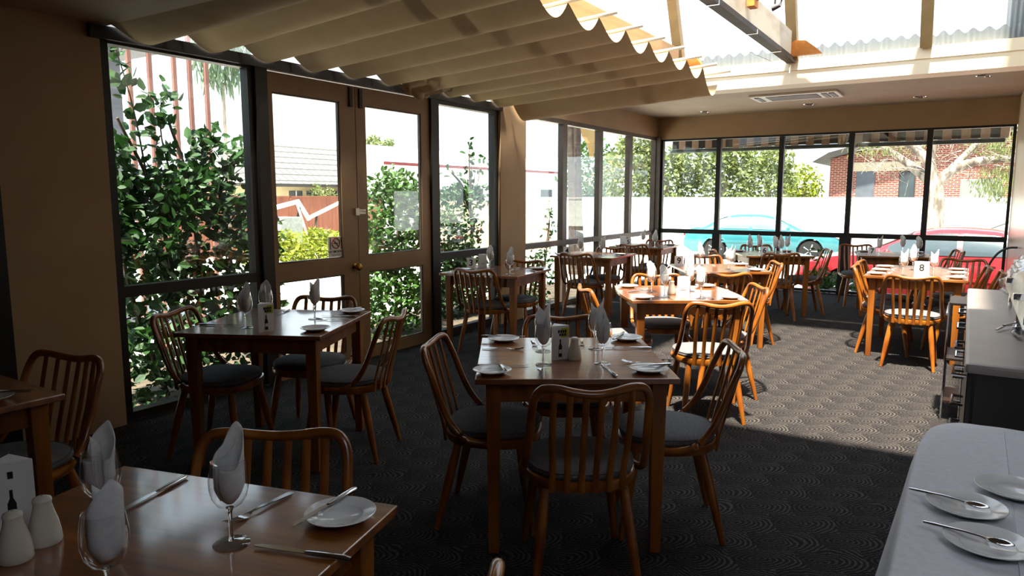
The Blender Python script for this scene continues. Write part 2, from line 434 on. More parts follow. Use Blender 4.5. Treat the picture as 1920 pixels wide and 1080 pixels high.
window(1, 'y', 2.37, 3.46, (0.02, 0.85, 2.42), BLACKF, 0.05, D0, D1, 'tall black framed window full of shrub leaves left of the doors')
window(2, 'y', 5.55, 6.66, (0.02, 0.85, 2.42), BLACKF, 0.07, D0, D1, 'tall black framed sidelight between the doors and the column')
xs = [7.2, 8.23, 9.3, 10.36, 11.42]
for i, lb in enumerate(('window bay beside the column in the left strip', 'second window bay from the column in the left strip', 'third window bay from the column in the left strip', 'window bay next to the far corner in the left strip')):
    window(3 + i, 'y', xs[i], xs[i + 1], (0.02, 0.85, 2.425), BRONZE, 0.055, XL - 0.09, XL - 0.01, lb)
xf = [-4.4, -3.44, -2.48, -1.51, -0.53, 0.44]
for i, lb in enumerate(('far window bay in the left corner', 'second far window bay, in front of the teal car', 'middle far window bay', 'far window bay in front of the brick house', 'rightmost far window bay, in front of the red car')):
    window(7 + i, 'x', xf[i], xf[i + 1], (0.02, 0.88, 2.39), BLACKF, 0.035, YF + 0.01, YF + 0.09, lb)
for i, (a, b_, zt) in enumerate(((-3.49, -3.37, 0.86), (-1.6, -1.44, 0.86))):
    m = MB().box(a, b_, YF - 0.01, YF + 0.1, 0, zt)
    struct(m.build('trim_%d' % (i + 2), BLACKF, smooth=0), ('wide black post foot below the second far mullion', 'wide black post foot below the fourth far mullion')[i], 'post')
m = MB().box(XL - 0.1, XL + 0.05, 11.38, 11.56, 0, 2.43)
struct(m.build('trim_4', BRONZE, smooth=0), 'bronze corner post where the two window walls meet', 'post')
m = MB().box(XL - 0.13, XL + 0.035, 2.3, 6.7, 2.385, 2.46)
struct(m.build('trim_5', BLACKF, smooth=0), 'black head beam above the big window and the doors', 'beam')
m = MB().box(XL - 0.12, XL + 0.02, 3.46, 3.56, 0, 2.4)
struct(m.build('trim_6', BLACKF, smooth=0), 'black post between the big window and the left door', 'post')
m = MB().box(XL - 0.12, XL + 0.015, 5.47, 5.56, 0, 2.4)
struct(m.build('trim_7', BLACKF, smooth=0), 'black post between the right door and the sidelight', 'post')

# doors (two glazed leaves)
def door(n, y0, y1, glass, label):
    r = empty('door_%d' % n); struct(r, label, 'door')
    (g0, g1) = glass
    x0, x1 = XL - 0.055, XL - 0.01
    mb = MB()
    mb.box(x0, x1, y0, g0, 0.01, 2.375).box(x0, x1, g1, y1, 0.01, 2.375)
    mb.box(x0, x1, g0, g1, 0.01, 0.11).box(x0, x1, g0, g1, 0.79, 0.93).box(x0, x1, g0, g1, 2.23, 2.375)
    mb.build('door_leaf', DOORP, r, 0)
    for z0, z1 in ((0.11, 0.79), (0.93, 2.23)):
        MB().box(XL - 0.035, XL - 0.029, g0, g1, z0, z1).build('pane', PANE, r, 0)
        b_ = MB(); frame_rect(b_, 'y', g0, g1, z0, z1, 0.012, XL - 0.045, XL - 0.02); b_.build('glazing_bead', BRONZE, r, 0)
    return r
d1 = door(1, 3.565, 4.475, (3.62, 4.30), 'left brown glazed door with the no smoking sign')
d2 = door(2, 4.485, 5.465, (4.60, 5.345), 'right brown glazed door with the taped notice')
MB().box(XL - 0.012, XL + 0.006, 4.405, 4.44, 2.2, 2.36).build('top_bolt', STEELD, d1, 0)
MB().box(XL - 0.012, XL + 0.006, 4.52, 4.555, 2.2, 2.36).build('top_bolt', STEELD, d2, 0)
k = MB().lathe([(0.0, 0.075), (0.02, 0.073), (0.032, 0.058), (0.03, 0.04), (0.014, 0.03), (0.012, 0.008), (0.03, 0.006), (0.03, 0.0)], 20, (XL - 0.012, 4.425, 0.845), 'x')
k.build('door_knob', BRASS, d1)['label'] = 'brass door knob'
lk = MB().box(XL - 0.012, XL + 0.018, 4.43, 4.474, 1.29, 1.35).box(XL - 0.008, XL + 0.008, 4.486, 4.56, 1.30, 1.34).tube([(XL + 0.012, 4.44, 1.32), (XL + 0.012, 4.55, 1.32)], 0.006)
lk.build('latch', CHROME, d1)['label'] = 'silver bolt latch'

def text_mesh(body, size, name, mat, parent, loc, rot, extrude=0.0006, bold=False):
    cu = bpy.data.curves.new(name, 'FONT'); cu.body = body; cu.size = size; cu.align_x = 'CENTER'; cu.align_y = 'CENTER'; cu.extrude = extrude
    if bold: cu.offset = size * 0.02
    o = bpy.data.objects.new(name, cu); COL.objects.link(o)
    dg = bpy.context.evaluated_depsgraph_get(); dg.update()
    me = bpy.data.meshes.new_from_object(o.evaluated_get(dg)); me.materials.clear(); me.materials.append(mat)
    bpy.data.objects.remove(o)
    o = bpy.data.objects.new(name, me); COL.objects.link(o); o.parent = parent; o.location = loc; o.rotation_euler = rot
    return o
# no smoking sign stuck on the left door pane
s = empty('no_smoking_sign', (XL - 0.025, 4.225, 1.03), 0, 'small white no smoking sign at the corner of the left door glass', 'sign')
MB().box(0, 0.003, -0.085, 0.085, -0.085, 0.085).build('board', CARD, s, 0)
ring = [(0.0045, 0.042 * math.cos(a), 0.03 + 0.042 * math.sin(a)) for a in [2 * math.pi * i / 28 for i in range(29)]]
MB().tube(ring, 0.0045, 6).tube([(0.0045, 0.03, 0.0), (0.0045, -0.03, 0.06)], 0.0045, 6).build('ban_ring', REDINK, s)
MB().box(0.003, 0.005, -0.024, 0.024, 0.026, 0.034).build('cigarette', INK, s, 0)
MB().box(0.003, 0.005, -0.066, -0.058, -0.02, 0.08).build('knife_symbol', INK, s, 0)
MB().box(0.003, 0.005, 0.056, 0.062, -0.02, 0.05).box(0.003, 0.005, 0.05, 0.053, 0.05, 0.08).box(0.003, 0.005, 0.0575, 0.0605, 0.05, 0.08).box(0.003, 0.005, 0.065, 0.068, 0.05, 0.08).box(0.003, 0.005, 0.05, 0.068, 0.046, 0.052).build('fork_symbol', INK, s, 0)
text_mesh('NO SMOKING', 0.027, 'lettering', INK, s, (0.0036, 0, -0.04), (R(90), 0, R(90)), bold=True)
MB().box(0.003, 0.004, -0.06, 0.06, -0.066, -0.062).box(0.003, 0.004, -0.05, 0.05, -0.074, -0.071).build('small_print', GREYINK, s, 0)
# faint taped notice on the right door
NOTE = sheet_mat('see through notice film', 0.72, (0.6, 0.6, 0.58, 1))
s = empty('door_notice', (XL - 0.024, 5.13, 1.3), 0, 'faint translucent notice taped to the right door glass', 'notice')
MB().box(0, 0.002, -0.17, 0.17, -0.17, 0.2).build('sheet', NOTE, s, 0)
q = MB()
for i in range(6): q.box(0.002, 0.003, -0.1, 0.14, -0.14 + i * 0.032, -0.128 + i * 0.032)
q.build('print_lines', NOTE, s, 0)

# ------------------------------------------------------------------ skylight
cols = 300
def ribbed(p, q, w0, w1, amp=0.006):
    # ribbed sheet running from line at p=(y,z) to q=(y,z), X from w0 to w1
    n = (Vector((0, q[0] - p[0], q[1] - p[1]))).normalized().cross(Vector((1, 0, 0)))
    def fn(u, v):
        return (w0 + (w1 - w0) * u, p[0] + (q[0] - p[0]) * v + n.y * amp * (1 if int(round(u * cols)) % 2 else -1), p[1] + (q[1] - p[1]) * v + n.z * amp * (1 if int(round(u * cols)) % 2 else -1))
    return MB().grid(fn, cols, 1)
g = ribbed((8.12, 2.86), (7.42, 4.4), XL - 0.1, 1.5)
struct(g.build('window_12', POLY, smooth=60), 'steep ribbed clear sheet of the skylight above the fascia', 'skylight')
g = MB(); g.v = [(XL - .12, 2.4, 3.4), (1.52, 2.4, 3.4), (1.52, 7.42, 4.4), (XL - .12, 7.42, 4.4)]; g.face((0, 1, 2, 3))
POLYC = sheet_mat('clear roof polycarbonate', 0.88, (0.95, 0.97, 0.98, 1))
struct(g.build('window_13', POLYC, smooth=0), 'clear roof sheet of the skylight', 'skylight')
g = MB(); g.v = [(XL - .1, 2.4, 2.46), (XL - .1, 8.1, 2.46), (XL - .1, 8.12, 2.87), (XL - .1, 7.42, 4.4), (XL - .1, 2.4, 3.4)]; g.face((0, 1, 2, 3, 4))
struct(g.build('window_14', POLY, smooth=0), 'clear gable sheet over the left wall head', 'skylight')
m = MB().box(XL - 0.1, 0.7, 2.3, 2.42, 2.62, 3.42).box(0.6, 0.7, 2.42, 8.1, 2.8, 4.4)
struct(m.build('wall_skylight', CREAM, smooth=0), 'cream upstand around the skylight', 'wall')
for i, x in enumerate((-4.07, -2.87, -1.66, -0.46)):
    m = MB(); a = Vector((x, 8.02, 2.87)); b_ = Vector((x, 7.32, 4.38))
    d = (b_ - a).normalized(); n = d.cross(Vector((1, 0, 0)))
    pts = [a + Vector((sx * 0.05, 0, 0)) + n * t for sx, t in ((-1, -0.05), (1, -0.05), (1, 0.05), (-1, 0.05))]
    m.v = [tuple(p) for p in pts] + [tuple(p + d * 1.66) for p in pts]
    for qd in ((0, 3, 2, 1), (4, 5, 6, 7), (0, 1, 5, 4), (1, 2, 6, 5), (2, 3, 7, 6), (3, 0, 4, 7)): m.face(qd)
    o = m.build('rafter', RAFT, None, 0)
    tag(o, ('olive brown rafter hidden at the left end of the skylight', 'olive brown rafter where the timber beam meets the skylight', 'olive brown rafter behind the stained white beam', 'olive brown rafter nearest the right end of the skylight')[i], 'rafter', 'skylight rafters')
m = MB()
def flash(u, v):
    x = XL + u * 6.0
    return (x, 8.2 + 0.015 * math.sin(x * 60), 2.84 + v * (0.17 + 0.022 * math.sin(x * 52)))
m.grid(flash, 500, 1)
tag(m.build('roof_flashing', pmat('grey roof steel', rgb(60, 68, 72), rgb(48, 56, 60), 0.7, scale=(5, 5, 5))), 'grey corrugated roof edge seen through the foot of the skylight', 'flashing')
m = MB().box(0.2, 1.8, 8.6, 10.2, 2.95, 5.0).box(0.3, 1.8, 1.5, 8.6, 4.55, 5.0)  # second box is an unseen sun blocker that keeps the counter shaded
tag(m.build('roof_box_sun_block', pmat('blue grey steel cladding', rgb(48, 68, 74), rgb(38, 56, 62), 0.6, scale=(2, 2, 2))), 'blue grey roof box beyond the skylight, with an unseen arm added to block sun', 'roof box')

OPAL = sheet_mat('added fill light sheet', 0.0, (0.55, 0.58, 0.64, 1))  # unseen rooflight, added to lift the white cloth and near tables
g = MB().box(0.3, 1.3, -0.7, 0.9, 2.60, 2.602)
struct(g.build('window_15', OPAL, smooth=0), 'opal rooflight added unseen beside the viewer to brighten the near tables', 'skylight')
m = MB().box(XL - 0.1, 0.6, 6.75, 7.36, 4.46, 4.49)  # opaque strip out of view, added to keep sun off the far carpet
struct(m.build('trim_9', STEELD, smooth=0), 'unseen steel strip added above the skylight to shade the far floor', 'sun blocker')
# timber beam, stained beam
tag(MB().box(-2.92, -2.82, 2.45, 7.8, 2.74, 3.07).build('timber_beam', TIMB, None, 0, 0.004), 'pale timber beam behind the scalloped edge of the roof blind', 'beam')
bB = empty('stained_beam', (-1.69, 0, 0), 0, 'stained white beam with a dark steel underside crossing the skylight', 'beam')
MB().box(-0.03, 0.05, 2.45, 7.8, 2.86, 3.11).build('beam_face', STAINW, bB, 0, 0.003)
MB().box(-0.03, 0.052, 2.45, 8.02, 2.83, 2.858).box(0.052, 0.058, 2.45, 7.86, 2.83, 2.875).build('steel_channel', STEELD, bB, 0)
for y in (4.3, 5.3, 6.4, 7.3): MB().box(-0.034, 0.061, y, y + 0.02, 2.827, 2.863).build('bracket', CHROME, bB, 0)
MB().tube([(0.0, 8.0, 2.81), (0.0, 8.01, 2.76), (0.0, 8.005, 2.73)], 0.008, 6).build('hook', CHROME, bB)
MB().tube([(-0.3, 6.3, 2.86), (-0.2, 7.0, 2.82), (-0.06, 8.0, 2.80)], 0.002, 4).build('wire', GREYINK, bB)
tag(MB().prism([(-1.72, 2.88), (-1.36, 2.88), (-1.42, 2.94), (-1.52, 3.02), (-1.62, 3.03), (-1.72, 2.98)], 7.87, 7.93, 'y').build('timber_block', ORNG, None, 0), 'orange timber block at the end of the stained white beam', 'timber block')
tag(MB().prism([(-2.95, 2.88), (-2.60, 2.88), (-2.66, 2.97), (-2.95, 2.97)], 7.92, 8.02, 'y').build('timber_block', ORNG, None, 0), 'orange timber block at the end of the pale timber beam', 'timber block')
sl = empty('spotlight', (-1.63, 6.1, 3.02), 0, 'small spotlight on a wire arm fixed to the stained white beam', 'spotlight')
MB().box(0, 0.06, -0.06, 0.06, -0.05, 0.05).build('mount', ORNG, sl, 0)
MB().tube([(0.06, 0, 0.0), (0.12, 0.02, 0.02), (0.2, 0.03, 0.04)], 0.006, 6).build('arm', STEELD, sl)
MB().tube([(0.2, 0.03, 0.08), (0.2, 0.03, -0.04)], 0.008, 6).tube([(0.25, 0.03, 0.1), (0.25, 0.03, -0.02), (0.24, 0.02, -0.06), (0.18, 0.02, -0.08)], [0.008, 0.008, 0.014, 0.02], 8).build('lamp_head', STEELD, sl)

# roof blind: canvas swags on battens
bl = empty('roof_blind', (0, 0, 0), 0, 'cream canvas roof blind hanging in swags under the skylight', 'blind')
NS = 11
def cusp(k, u):
    yl = 2.40 + 0.44 * k; yr = 2.40 + 0.46 * k
    return yl + (yr - yl) * u
random.seed(3)
wr = [(random.random(), random.random(), random.uniform(-1, 1)) for _ in range(60)]
fab = MB()
for k in range(NS):
    sag = 0.125 + random.uniform(-0.008, 0.008)
    last = k == NS - 1
    if last: sag = 0.17
    loc = [(random.random(), random.uniform(0.2, 0.8), random.uniform(0.003, 0.007), random.uniform(0.012, 0.03), random.uniform(-0.3, 0.3)) for _ in range(9)]
    def sw(u, v, k=k, sag=sag, loc=loc, last=last):
        x = -4.40 + (2.11) * u
        y = cusp(k, u) + (cusp(k + 1, u) - cusp(k, u)) * v
        vv = v ** 1.3
        s_ = 1 - (2 * vv - 1) ** 2
        # the sheet droops to the far side of each batten
        y += 0.05 * v if last else 0
        z = 2.545 + 0.155 * u - sag * s_ - (0.10 * v if last else 0) - ((0.07 + 0.14 * u) * (1 - v) if k == 0 else 0)
        for (a, b_, h, w, sk) in loc:
            d = (u - a - sk * (v - b_) * 0.3) / w
            z += h * math.exp(-d * d) * math.sin(math.pi * v) ** 2 * (1.6 if v < 0.5 else 0.5)
        return (x, y, z)
    fab.grid(sw, 70, 14)
fab.build('canvas', BLIND, bl, 60)
for k in range(NS + 1):
    b_ = MB()
    dz = (0.07, 0.21) if k == 0 else (0, 0)
    b_.tube([(-4.41, cusp(k, 0), 2.552 - dz[0]), (-2.29, cusp(k, 1), 2.707 - dz[1]), (-2.15, cusp(k, 1.06), 2.718 - dz[1])], 0.014, 4)
    b_.build('batten', BATT, bl, 0)
# bunched cloth where the blind snags on the door head
m = MB()
def bun(u, v):
    a = u * math.pi
    y = 4.9 + 0.62 * u + 0.05 * math.sin(v * 9 + u * 4)
    return (XL + 0.05 + 0.28 * v + 0.02 * math.sin(u * 14), y, 2.43 - 0.075 * math.sin(a) * (1 - v) + 0.05 * v + 0.012 * math.sin(u * 22))
m.grid(bun, 40, 10)
m.build('snagged_fold', BLIND, bl, 60)

# ceiling fittings
ac = empty('air_conditioner', (-1.97, 9.77, CZ), 0, 'white air conditioner cassette in the far ceiling', 'air conditioner')
MB().box(-0.52, 0.52, -0.29, 0.29, -0.025, 0.0).build('panel', ALUW, ac, 0, 0.005)
g = MB().box(-0.33, 0.28, -0.2, 0.2, -0.03, -0.024)
g.build('grille', DGREY, ac, 0)
for x in (-0.44, 0.36, 0.445): MB().box(x - 0.03, x + 0.03, -0.2, 0.2, -0.032, -0.02).build('vent', BLACK, ac, 0)
def ring_light(i, x, y, lb):
    r = empty('downlight', (x, y, CZ), 0, lb, 'downlight', 'ceiling downlights')
    MB().lathe([(0.05, 0), (0.055, -0.008), (0.075, -0.008), (0.082, 0.0)], 24).build('trim_ring', CHROME, r)
    MB().lathe([(0.0, -0.002), (0.05, -0.003)], 20).build('lens', DGREY, r)
ring_light(0, -3.9, 9.35, 'recessed downlight near the left end of the far ceiling')
ring_light(1, 0.03, 9.3, 'recessed downlight at the right end of the far ceiling')
ring_light(2, -3.5, 10.9, 'small recessed downlight close to the far left windows')
ring_light(3, -2.0, 10.83, 'small recessed downlight between air conditioner and far windows')
ring_light(4, -0.65, 10.8, 'small recessed downlight right of the air conditioner')

# ------------------------------------------------------------------ furniture
def make_chair():
    t = empty('dining_chair', cat='chair')
    # seat frame: rounded D, front at +y
    def outline(k, n=40):
        pts = []
        for i in range(n):
            a = 2 * math.pi * i / n
            c, s_ = math.cos(a), math.sin(a)
            e = 2.6
            r = (abs(c) ** e + abs(s_) ** e) ** (-1 / e)
            w = 0.215 - 0.02 * (1 if s_ < 0 else 0) * abs(s_)
            pts.append((r * c * (w + k), r * s_ * (0.21 + k)))
        return pts
    def stack(mb, levels):
        b = len(mb.v); n = 40
        for k, z in levels:
            for (x, y) in outline(k, n): mb.v.append((x, y, z))
        for i in range(len(levels) - 1):
            for j in range(n):
                j2 = (j + 1) % n
                mb.face((b + i * n + j, b + i * n + j2, b + (i + 1) * n + j2, b + (i + 1) * n + j))
        mb.face([b + j for j in range(n)][::-1]); mb.face([b + (len(levels) - 1) * n + j for j in range(n)])
        return mb
    stack(MB(), [(-0.012, 0.378), (-0.002, 0.382), (0.004, 0.40), (0.002, 0.418), (-0.006, 0.422)]).build('seat_frame', WOOD, t, 40)
    cu = stack(MB(), [(-0.02, 0.420), (-0.006, 0.424), (-0.002, 0.438), (-0.012, 0.452), (-0.05, 0.463), (-0.12, 0.468)]).build('seat_cushion', CUSH, t, 60)
    pts = [(px, py, 0.449) for px, py in outline(-0.006)]; pts.append(pts[0])
    MB().tube(pts, 0.0035, 5).build('piping', CUSH, cu)
    half = [(0.212, 0.05, 0.405), (0.224, -0.03, 0.412), (0.228, -0.10, 0.438), (0.222, -0.155, 0.50), (0.215, -0.195, 0.58), (0.21, -0.232, 0.68), (0.203, -0.262, 0.752), (0.178, -0.278, 0.79), (0.13, -0.29, 0.795), (0.065, -0.305, 0.783)]
    path = half + [(0, -0.312, 0.777)] + [(-x, y, z) for x, y, z in half[::-1]]
    hp = crom(path, 5)
    MB().tube(hp, 0.0152, 10, sx=1.0, sy=0.92, up=(0, -1, 0.3)).build('back_hoop', WOOD, t, 60)
    for i in range(6):
        x = (i - 2.5) * 0.052
        xt = x * 1.06
        zt = 0.785 - 0.012 * (1 - abs(xt) / 0.14)
        yt = -0.312 + 0.022 * (abs(xt) / 0.14) ** 1.5
        yb = -0.217 + 0.02 * (abs(x) / 0.13) ** 2
        s_ = crom([(x, yb, 0.385), (x, yb - 0.012, 0.47), (xt, (yb + yt) / 2 - 0.006, 0.62), (xt, yt, zt)], 5)
        MB().tube(s_, 0.0122, 8, sx=1.0, sy=0.55, up=(0, 1, 0)).build('back_spindle', WOOD, t, 60)
    for (sx, sy) in ((-1, 1), (1, 1), (-1, -1), (1, -1)):
        a = (sx * 0.145, sy * 0.135, 0.39); f_ = (sx * 0.195, sy * (0.20 if sy > 0 else 0.225), 0.0)
        v = [Vector(a).lerp(Vector(f_), q / 6) for q in range(7)]
        MB().tube(v, [0.017, 0.020, 0.021, 0.020, 0.018, 0.015, 0.012], 12).build('leg', WOOD, t, 60)
    return t
def make_table(sx, sy, bow=0.0):
    t = empty('dining_table', cat='table')
    hx, hy = sx / 2, sy / 2
    poly = [(-hx, -hy), (hx, -hy)]
    if bow:
        n = 8
        poly = []
        for i in range(n): u = i / n; poly.append((-hx + sx * u, -hy - bow * 0 * math.sin(math.pi * u)))
        for i in range(n): u = i / n; poly.append((hx + bow * math.sin(math.pi * u), -hy + sy * u))
        for i in range(n): u = i / n; poly.append((hx - sx * u, hy))
        for i in range(n): u = i / n; poly.append((-hx - bow * math.sin(math.pi * u), hy - sy * u))
    else: poly += [(hx, hy), (-hx, hy)]
    MB().prism(poly, 0.722, 0.745).build('tabletop', TABW, t, 30, 0.003)
    ax, ay = hx - 0.075, hy - 0.075
    ap = MB()
    ap.box(-ax, ax, -ay - 0.01, -ay + 0.01, 0.635, 0.7215).box(-ax, ax, ay - 0.01, ay + 0.01, 0.635, 0.7215)
    ap.box(-ax - 0.01, -ax + 0.01, -ay, ay, 0.635, 0.7215).box(ax - 0.01, ax + 0.01, -ay, ay, 0.635, 0.7215)
    ap.build('apron', LEGW, t, 0)
    for i in (-1, 1):
        for j in (-1, 1):
            MB().taper(i * (hx - 0.07), j * (hy - 0.07), 0, 0.7215, 0.021, 0.03).build('leg', LEGW, t, 0, 0.003)
    return t
def make_glass():
    t = empty('wine_glass', cat='wine glass')
    MB().lathe([(0.0365, 0.0), (0.0370, 0.0015), (0.036, 0.0025), (0.02, 0.004), (0.007, 0.009)], 28).build('foot', GLAS, t, 60)
    MB().lathe([(0.0055, 0.008), (0.0042, 0.02), (0.004, 0.05), (0.0045, 0.07), (0.008, 0.079)], 14).build('stem', SGLAS, t, 60)
    MB().lathe([(0.0, 0.078), (0.012, 0.079), (0.025, 0.087), (0.034, 0.102), (0.0385, 0.122), (0.0385, 0.14), (0.036, 0.16), (0.033, 0.177), (0.0325, 0.1785), (0.0318, 0.177)], 28).build('bowl', GLAS, t, 60)
    return t
def make_napkin(kind):
    # linen square rolled into the bowl, its folded corners standing up above the rim
    m = MB()
    tops = ((0.245, -0.25, 1.7), (0.222, 0.5, 2.0), (0.235, -0.7, 1.6))[kind]
    def fn(u, v):
        a = -2.9 + 5.8 * u
        da = (a - tops[1]) / tops[2]
        top = 0.165 + (tops[0] - 0.165) * max(0.0, 1 - abs(da)) ** 0.7 + (0.028 * max(0, math.sin(a * 1.6 + kind)) if kind == 1 else 0)
        z = 0.088 + (top - 0.088) * v
        r = 0.010 + 0.0235 * min(1, (z - 0.088) / 0.035) ** 0.6
        if z > 0.16: r += (0.02 if kind != 2 else 0.12) * (z - 0.16)
        r *= 1 - 0.20 * abs(u - 0.5) * 2 + 0.07 * math.sin(a * 3.3 + kind)
        r = max(r, 0.006)
        return (r * math.cos(a), r * math.sin(a) * 0.92, z)
    m.grid(fn, 36, 12)
    def inner(u, v):
        # inner fold, a second layer crossing the roll
        x = -0.024 + 0.048 * u
        top = 0.17 + 0.05 * (u if kind % 2 else 1 - u) ** 1.2
        z = 0.092 + (top - 0.092) * v
        return (x * (0.45 + 0.55 * min(1, v * 3)), 0.010 * math.sin(u * 5 + kind) + 0.004, z)
    m.grid(inner, 14, 8)
    o = m.build('napkin', LINEN, None, 50)
    s_ = o.modifiers.new('thickness', 'SOLIDIFY'); s_.thickness = 0.0016
    o['category'] = 'napkin'
    return o
def make_plate(r=0.078):
    k = r / 0.078
    o = MB().lathe([(0.0, 0.003 * k), (0.042 * k, 0.0035 * k), (0.05 * k, 0.006 * k), (0.076 * k, 0.0145 * k), (0.078 * k, 0.0155 * k), (0.0765 * k, 0.0165 * k), (0.05 * k, 0.009 * k), (0.043 * k, 0.0065 * k), (0.0, 0.006 * k)][::-1] if False else
                 [(0.0, 0.0), (0.046 * k, 0.0), (0.05 * k, 0.004 * k), (0.077 * k, 0.0155 * k), (0.0782 * k, 0.017 * k), (0.077 * k, 0.018 * k), (0.0505 * k, 0.0105 * k), (0.0475 * k, 0.0085 * k), (0.0445 * k, 0.005 * k), (0.0, 0.0045 * k)], 40).build('side_plate', WHITEP, None, 50)
    o['category'] = 'plate'
    return o
def make_knife():
    # along +y, handle at the origin end, total 0.215
    t = empty('table_knife', cat='knife')
    MB().tube([(0, 0, 0.006), (0, 0.01, 0.006), (0, 0.05, 0.006), (0, 0.09, 0.006), (0, 0.10, 0.006)], [0.005, 0.0085, 0.008, 0.0062, 0.005], 10, sx=1.0, sy=0.62).build('handle', STEEL, t, 60)
    MB().prism([(-0.004, 0.098), (0.005, 0.098), (0.0085, 0.12), (0.0095, 0.17), (0.008, 0.197), (0.002, 0.213), (-0.004, 0.216), (-0.0055, 0.16)], 0.0048, 0.0066).build('blade', STEEL, t, 20)
    return t
def make_fork():
    m = MB()
    prof = [(0.0045, 0, 0.003), (0.008, 0.01, 0.003), (0.006, 0.06, 0.005), (0.0035, 0.105, 0.007), (0.004, 0.125, 0.005), (0.011, 0.14, 0.002), (0.0125, 0.155, 0.003)]
    b = len(m.v)
    for w, y, z in prof:
        m.v += [(-w, y, z), (w, y, z), (w, y, z + 0.002), (-w, y, z + 0.002)]
    for i in range(len(prof) - 1):
        p = b + i * 4; q = p + 4
        for a, c in ((0, 1), (1, 2), (2, 3), (3, 0)): m.face((p + a, p + c, q + c, q + a))
    m.face((b, b + 3, b + 2, b + 1)); e = b + 4 * (len(prof) - 1); m.face((e, e + 1, e + 2, e + 3))
    for i in range(4):
        x = -0.0107 + i * 0.00713
        m.tube([(x, 0.153, 0.004), (x, 0.175, 0.006), (x, 0.195, 0.0115)], [0.0015, 0.0015, 0.0009], 5)
    o = m.build('table_fork', STEEL, None, 40); o['category'] = 'fork'
    return o
def make_teaspoon():
    m = MB()
    m.tube([(0, 0, 0.004), (0, 0.02, 0.005), (0, 0.07, 0.007), (0, 0.10, 0.006), (0, 0.115, 0.004)], [0.004, 0.0055, 0.0028, 0.0026, 0.004], 8, sx=1, sy=0.35)
    def fn(u, v):
        a = 2 * math.pi * v; r = u
        return (0.0155 * r * math.cos(a), 0.135 + 0.024 * r * math.sin(a), -0.001 + 0.007 * r * r)
    m.grid(fn, 6, 24)
    o = m.build('teaspoon', STEEL, None, 60); o['category'] = 'spoon'
    s_ = o.modifiers.new('thickness', 'SOLIDIFY'); s_.thickness = 0.001
    return o
def make_shaker():
    t = empty('salt_shaker', cat='shaker')
    MB().lathe([(0.0, 0.0), (0.029, 0.0), (0.031, 0.004), (0.03, 0.02), (0.026, 0.045), (0.019, 0.07), (0.0165, 0.083), (0.018, 0.09)], 24).build('body', SHAK, t, 60)
    MB().lathe([(0.018, 0.09), (0.0165, 0.095), (0.010, 0.0985), (0.0, 0.0995)], 24).build('cap', SHAK, t, 60)
    MB().lathe([(0.0, 0.0994), (0.002, 0.1002), (0.0, 0.1004)], 8).build('hole', INK, t)
    return t
def make_menu(yellow=True):
    # three sided card stand
    t = empty('menu_stand', cat='menu')
    w, h = 0.042, 0.15
    tri = [(-w, -0.018), (w, -0.018), (0.0, 0.045)]
    MB().prism(tri, 0, h).build('card', CARD, t, 0)
    y = -0.0185
    if yellow: MB().box(0.004, w - 0.003, y - 0.0008, y, 0.098, 0.14).build('colour_panel', LIME, t, 0)
    q = MB()
    if not yellow: q.box(-0.004, 0.006, y - 0.0016, y - 0.0008, 0.115, 0.13)
    for i in range(4 if yellow else 0): q.box(-0.012 + i * 0.011, -0.004 + i * 0.011, y - 0.0016, y - 0.0008, 0.118, 0.131)
    for i in range(3 if yellow else 0): q.box(-0.006 + i * 0.012, 0.003 + i * 0.012, y - 0.0016, y - 0.0008, 0.105, 0.115)
    q.build('heading_print', INK, t, 0)
    MB().prism([(-0.008, 0.012), (0.008, 0.012), (0.008, 0.06), (0.003, 0.072), (0.003, 0.09), (-0.003, 0.09), (-0.003, 0.072), (-0.008, 0.06)], y - 0.0012, y, 'y').build('bottle_picture', INK, t, 0)
    MB().box(-0.007, 0.007, y - 0.002, y - 0.001, 0.028, 0.045).build('bottle_label', CARD, t, 0)
    return t
def make_plain_card():
    t = empty('card_stand', cat='menu')
    MB().prism([(-0.045, -0.018), (0.045, -0.018), (0, 0.04)], 0, 0.13).build('card', CARD, t, 0)
    MB().box(-0.02, 0.02, -0.0192, -0.0181, 0.03, 0.034).box(-0.015, 0.015, -0.0192, -0.0181, 0.04, 0.043).build('print_lines', GREYINK, t, 0)
    return t
def number_stand(num, loc, rz, label, w=0.085, h=0.10):
    t = empty('table_number', loc, rz, label, 'table number')
    MB().prism([(-0.02, 0), (0.02, 0), (0.002, h), (-0.002, h)], -w / 2, w / 2, 'x').build('card', CARD, t, 0)
    a = math.atan2(0.018, h)
    text_mesh(num, 0.085, 'numeral', INK, t, (0, -0.0125, h * 0.5), (R(90) - a, 0, 0), bold=True)
    return t

CH = Stock(make_chair()); GL = Stock(make_glass()); NK = [Stock(make_napkin(k)) for k in range(3)]
PL = Stock(make_plate()); KN = Stock(make_knife()); FK = Stock(make_fork()); SH = Stock(make_shaker()); MN = Stock(make_menu()); MNW = Stock(make_menu(False)); PC = Stock(make_plain_card())
T80 = Stock(make_table(0.80, 0.82)); TBOW = Stock(make_table(0.80, 0.82, 0.03)); TLONG = Stock(make_table(0.80, 1.25))

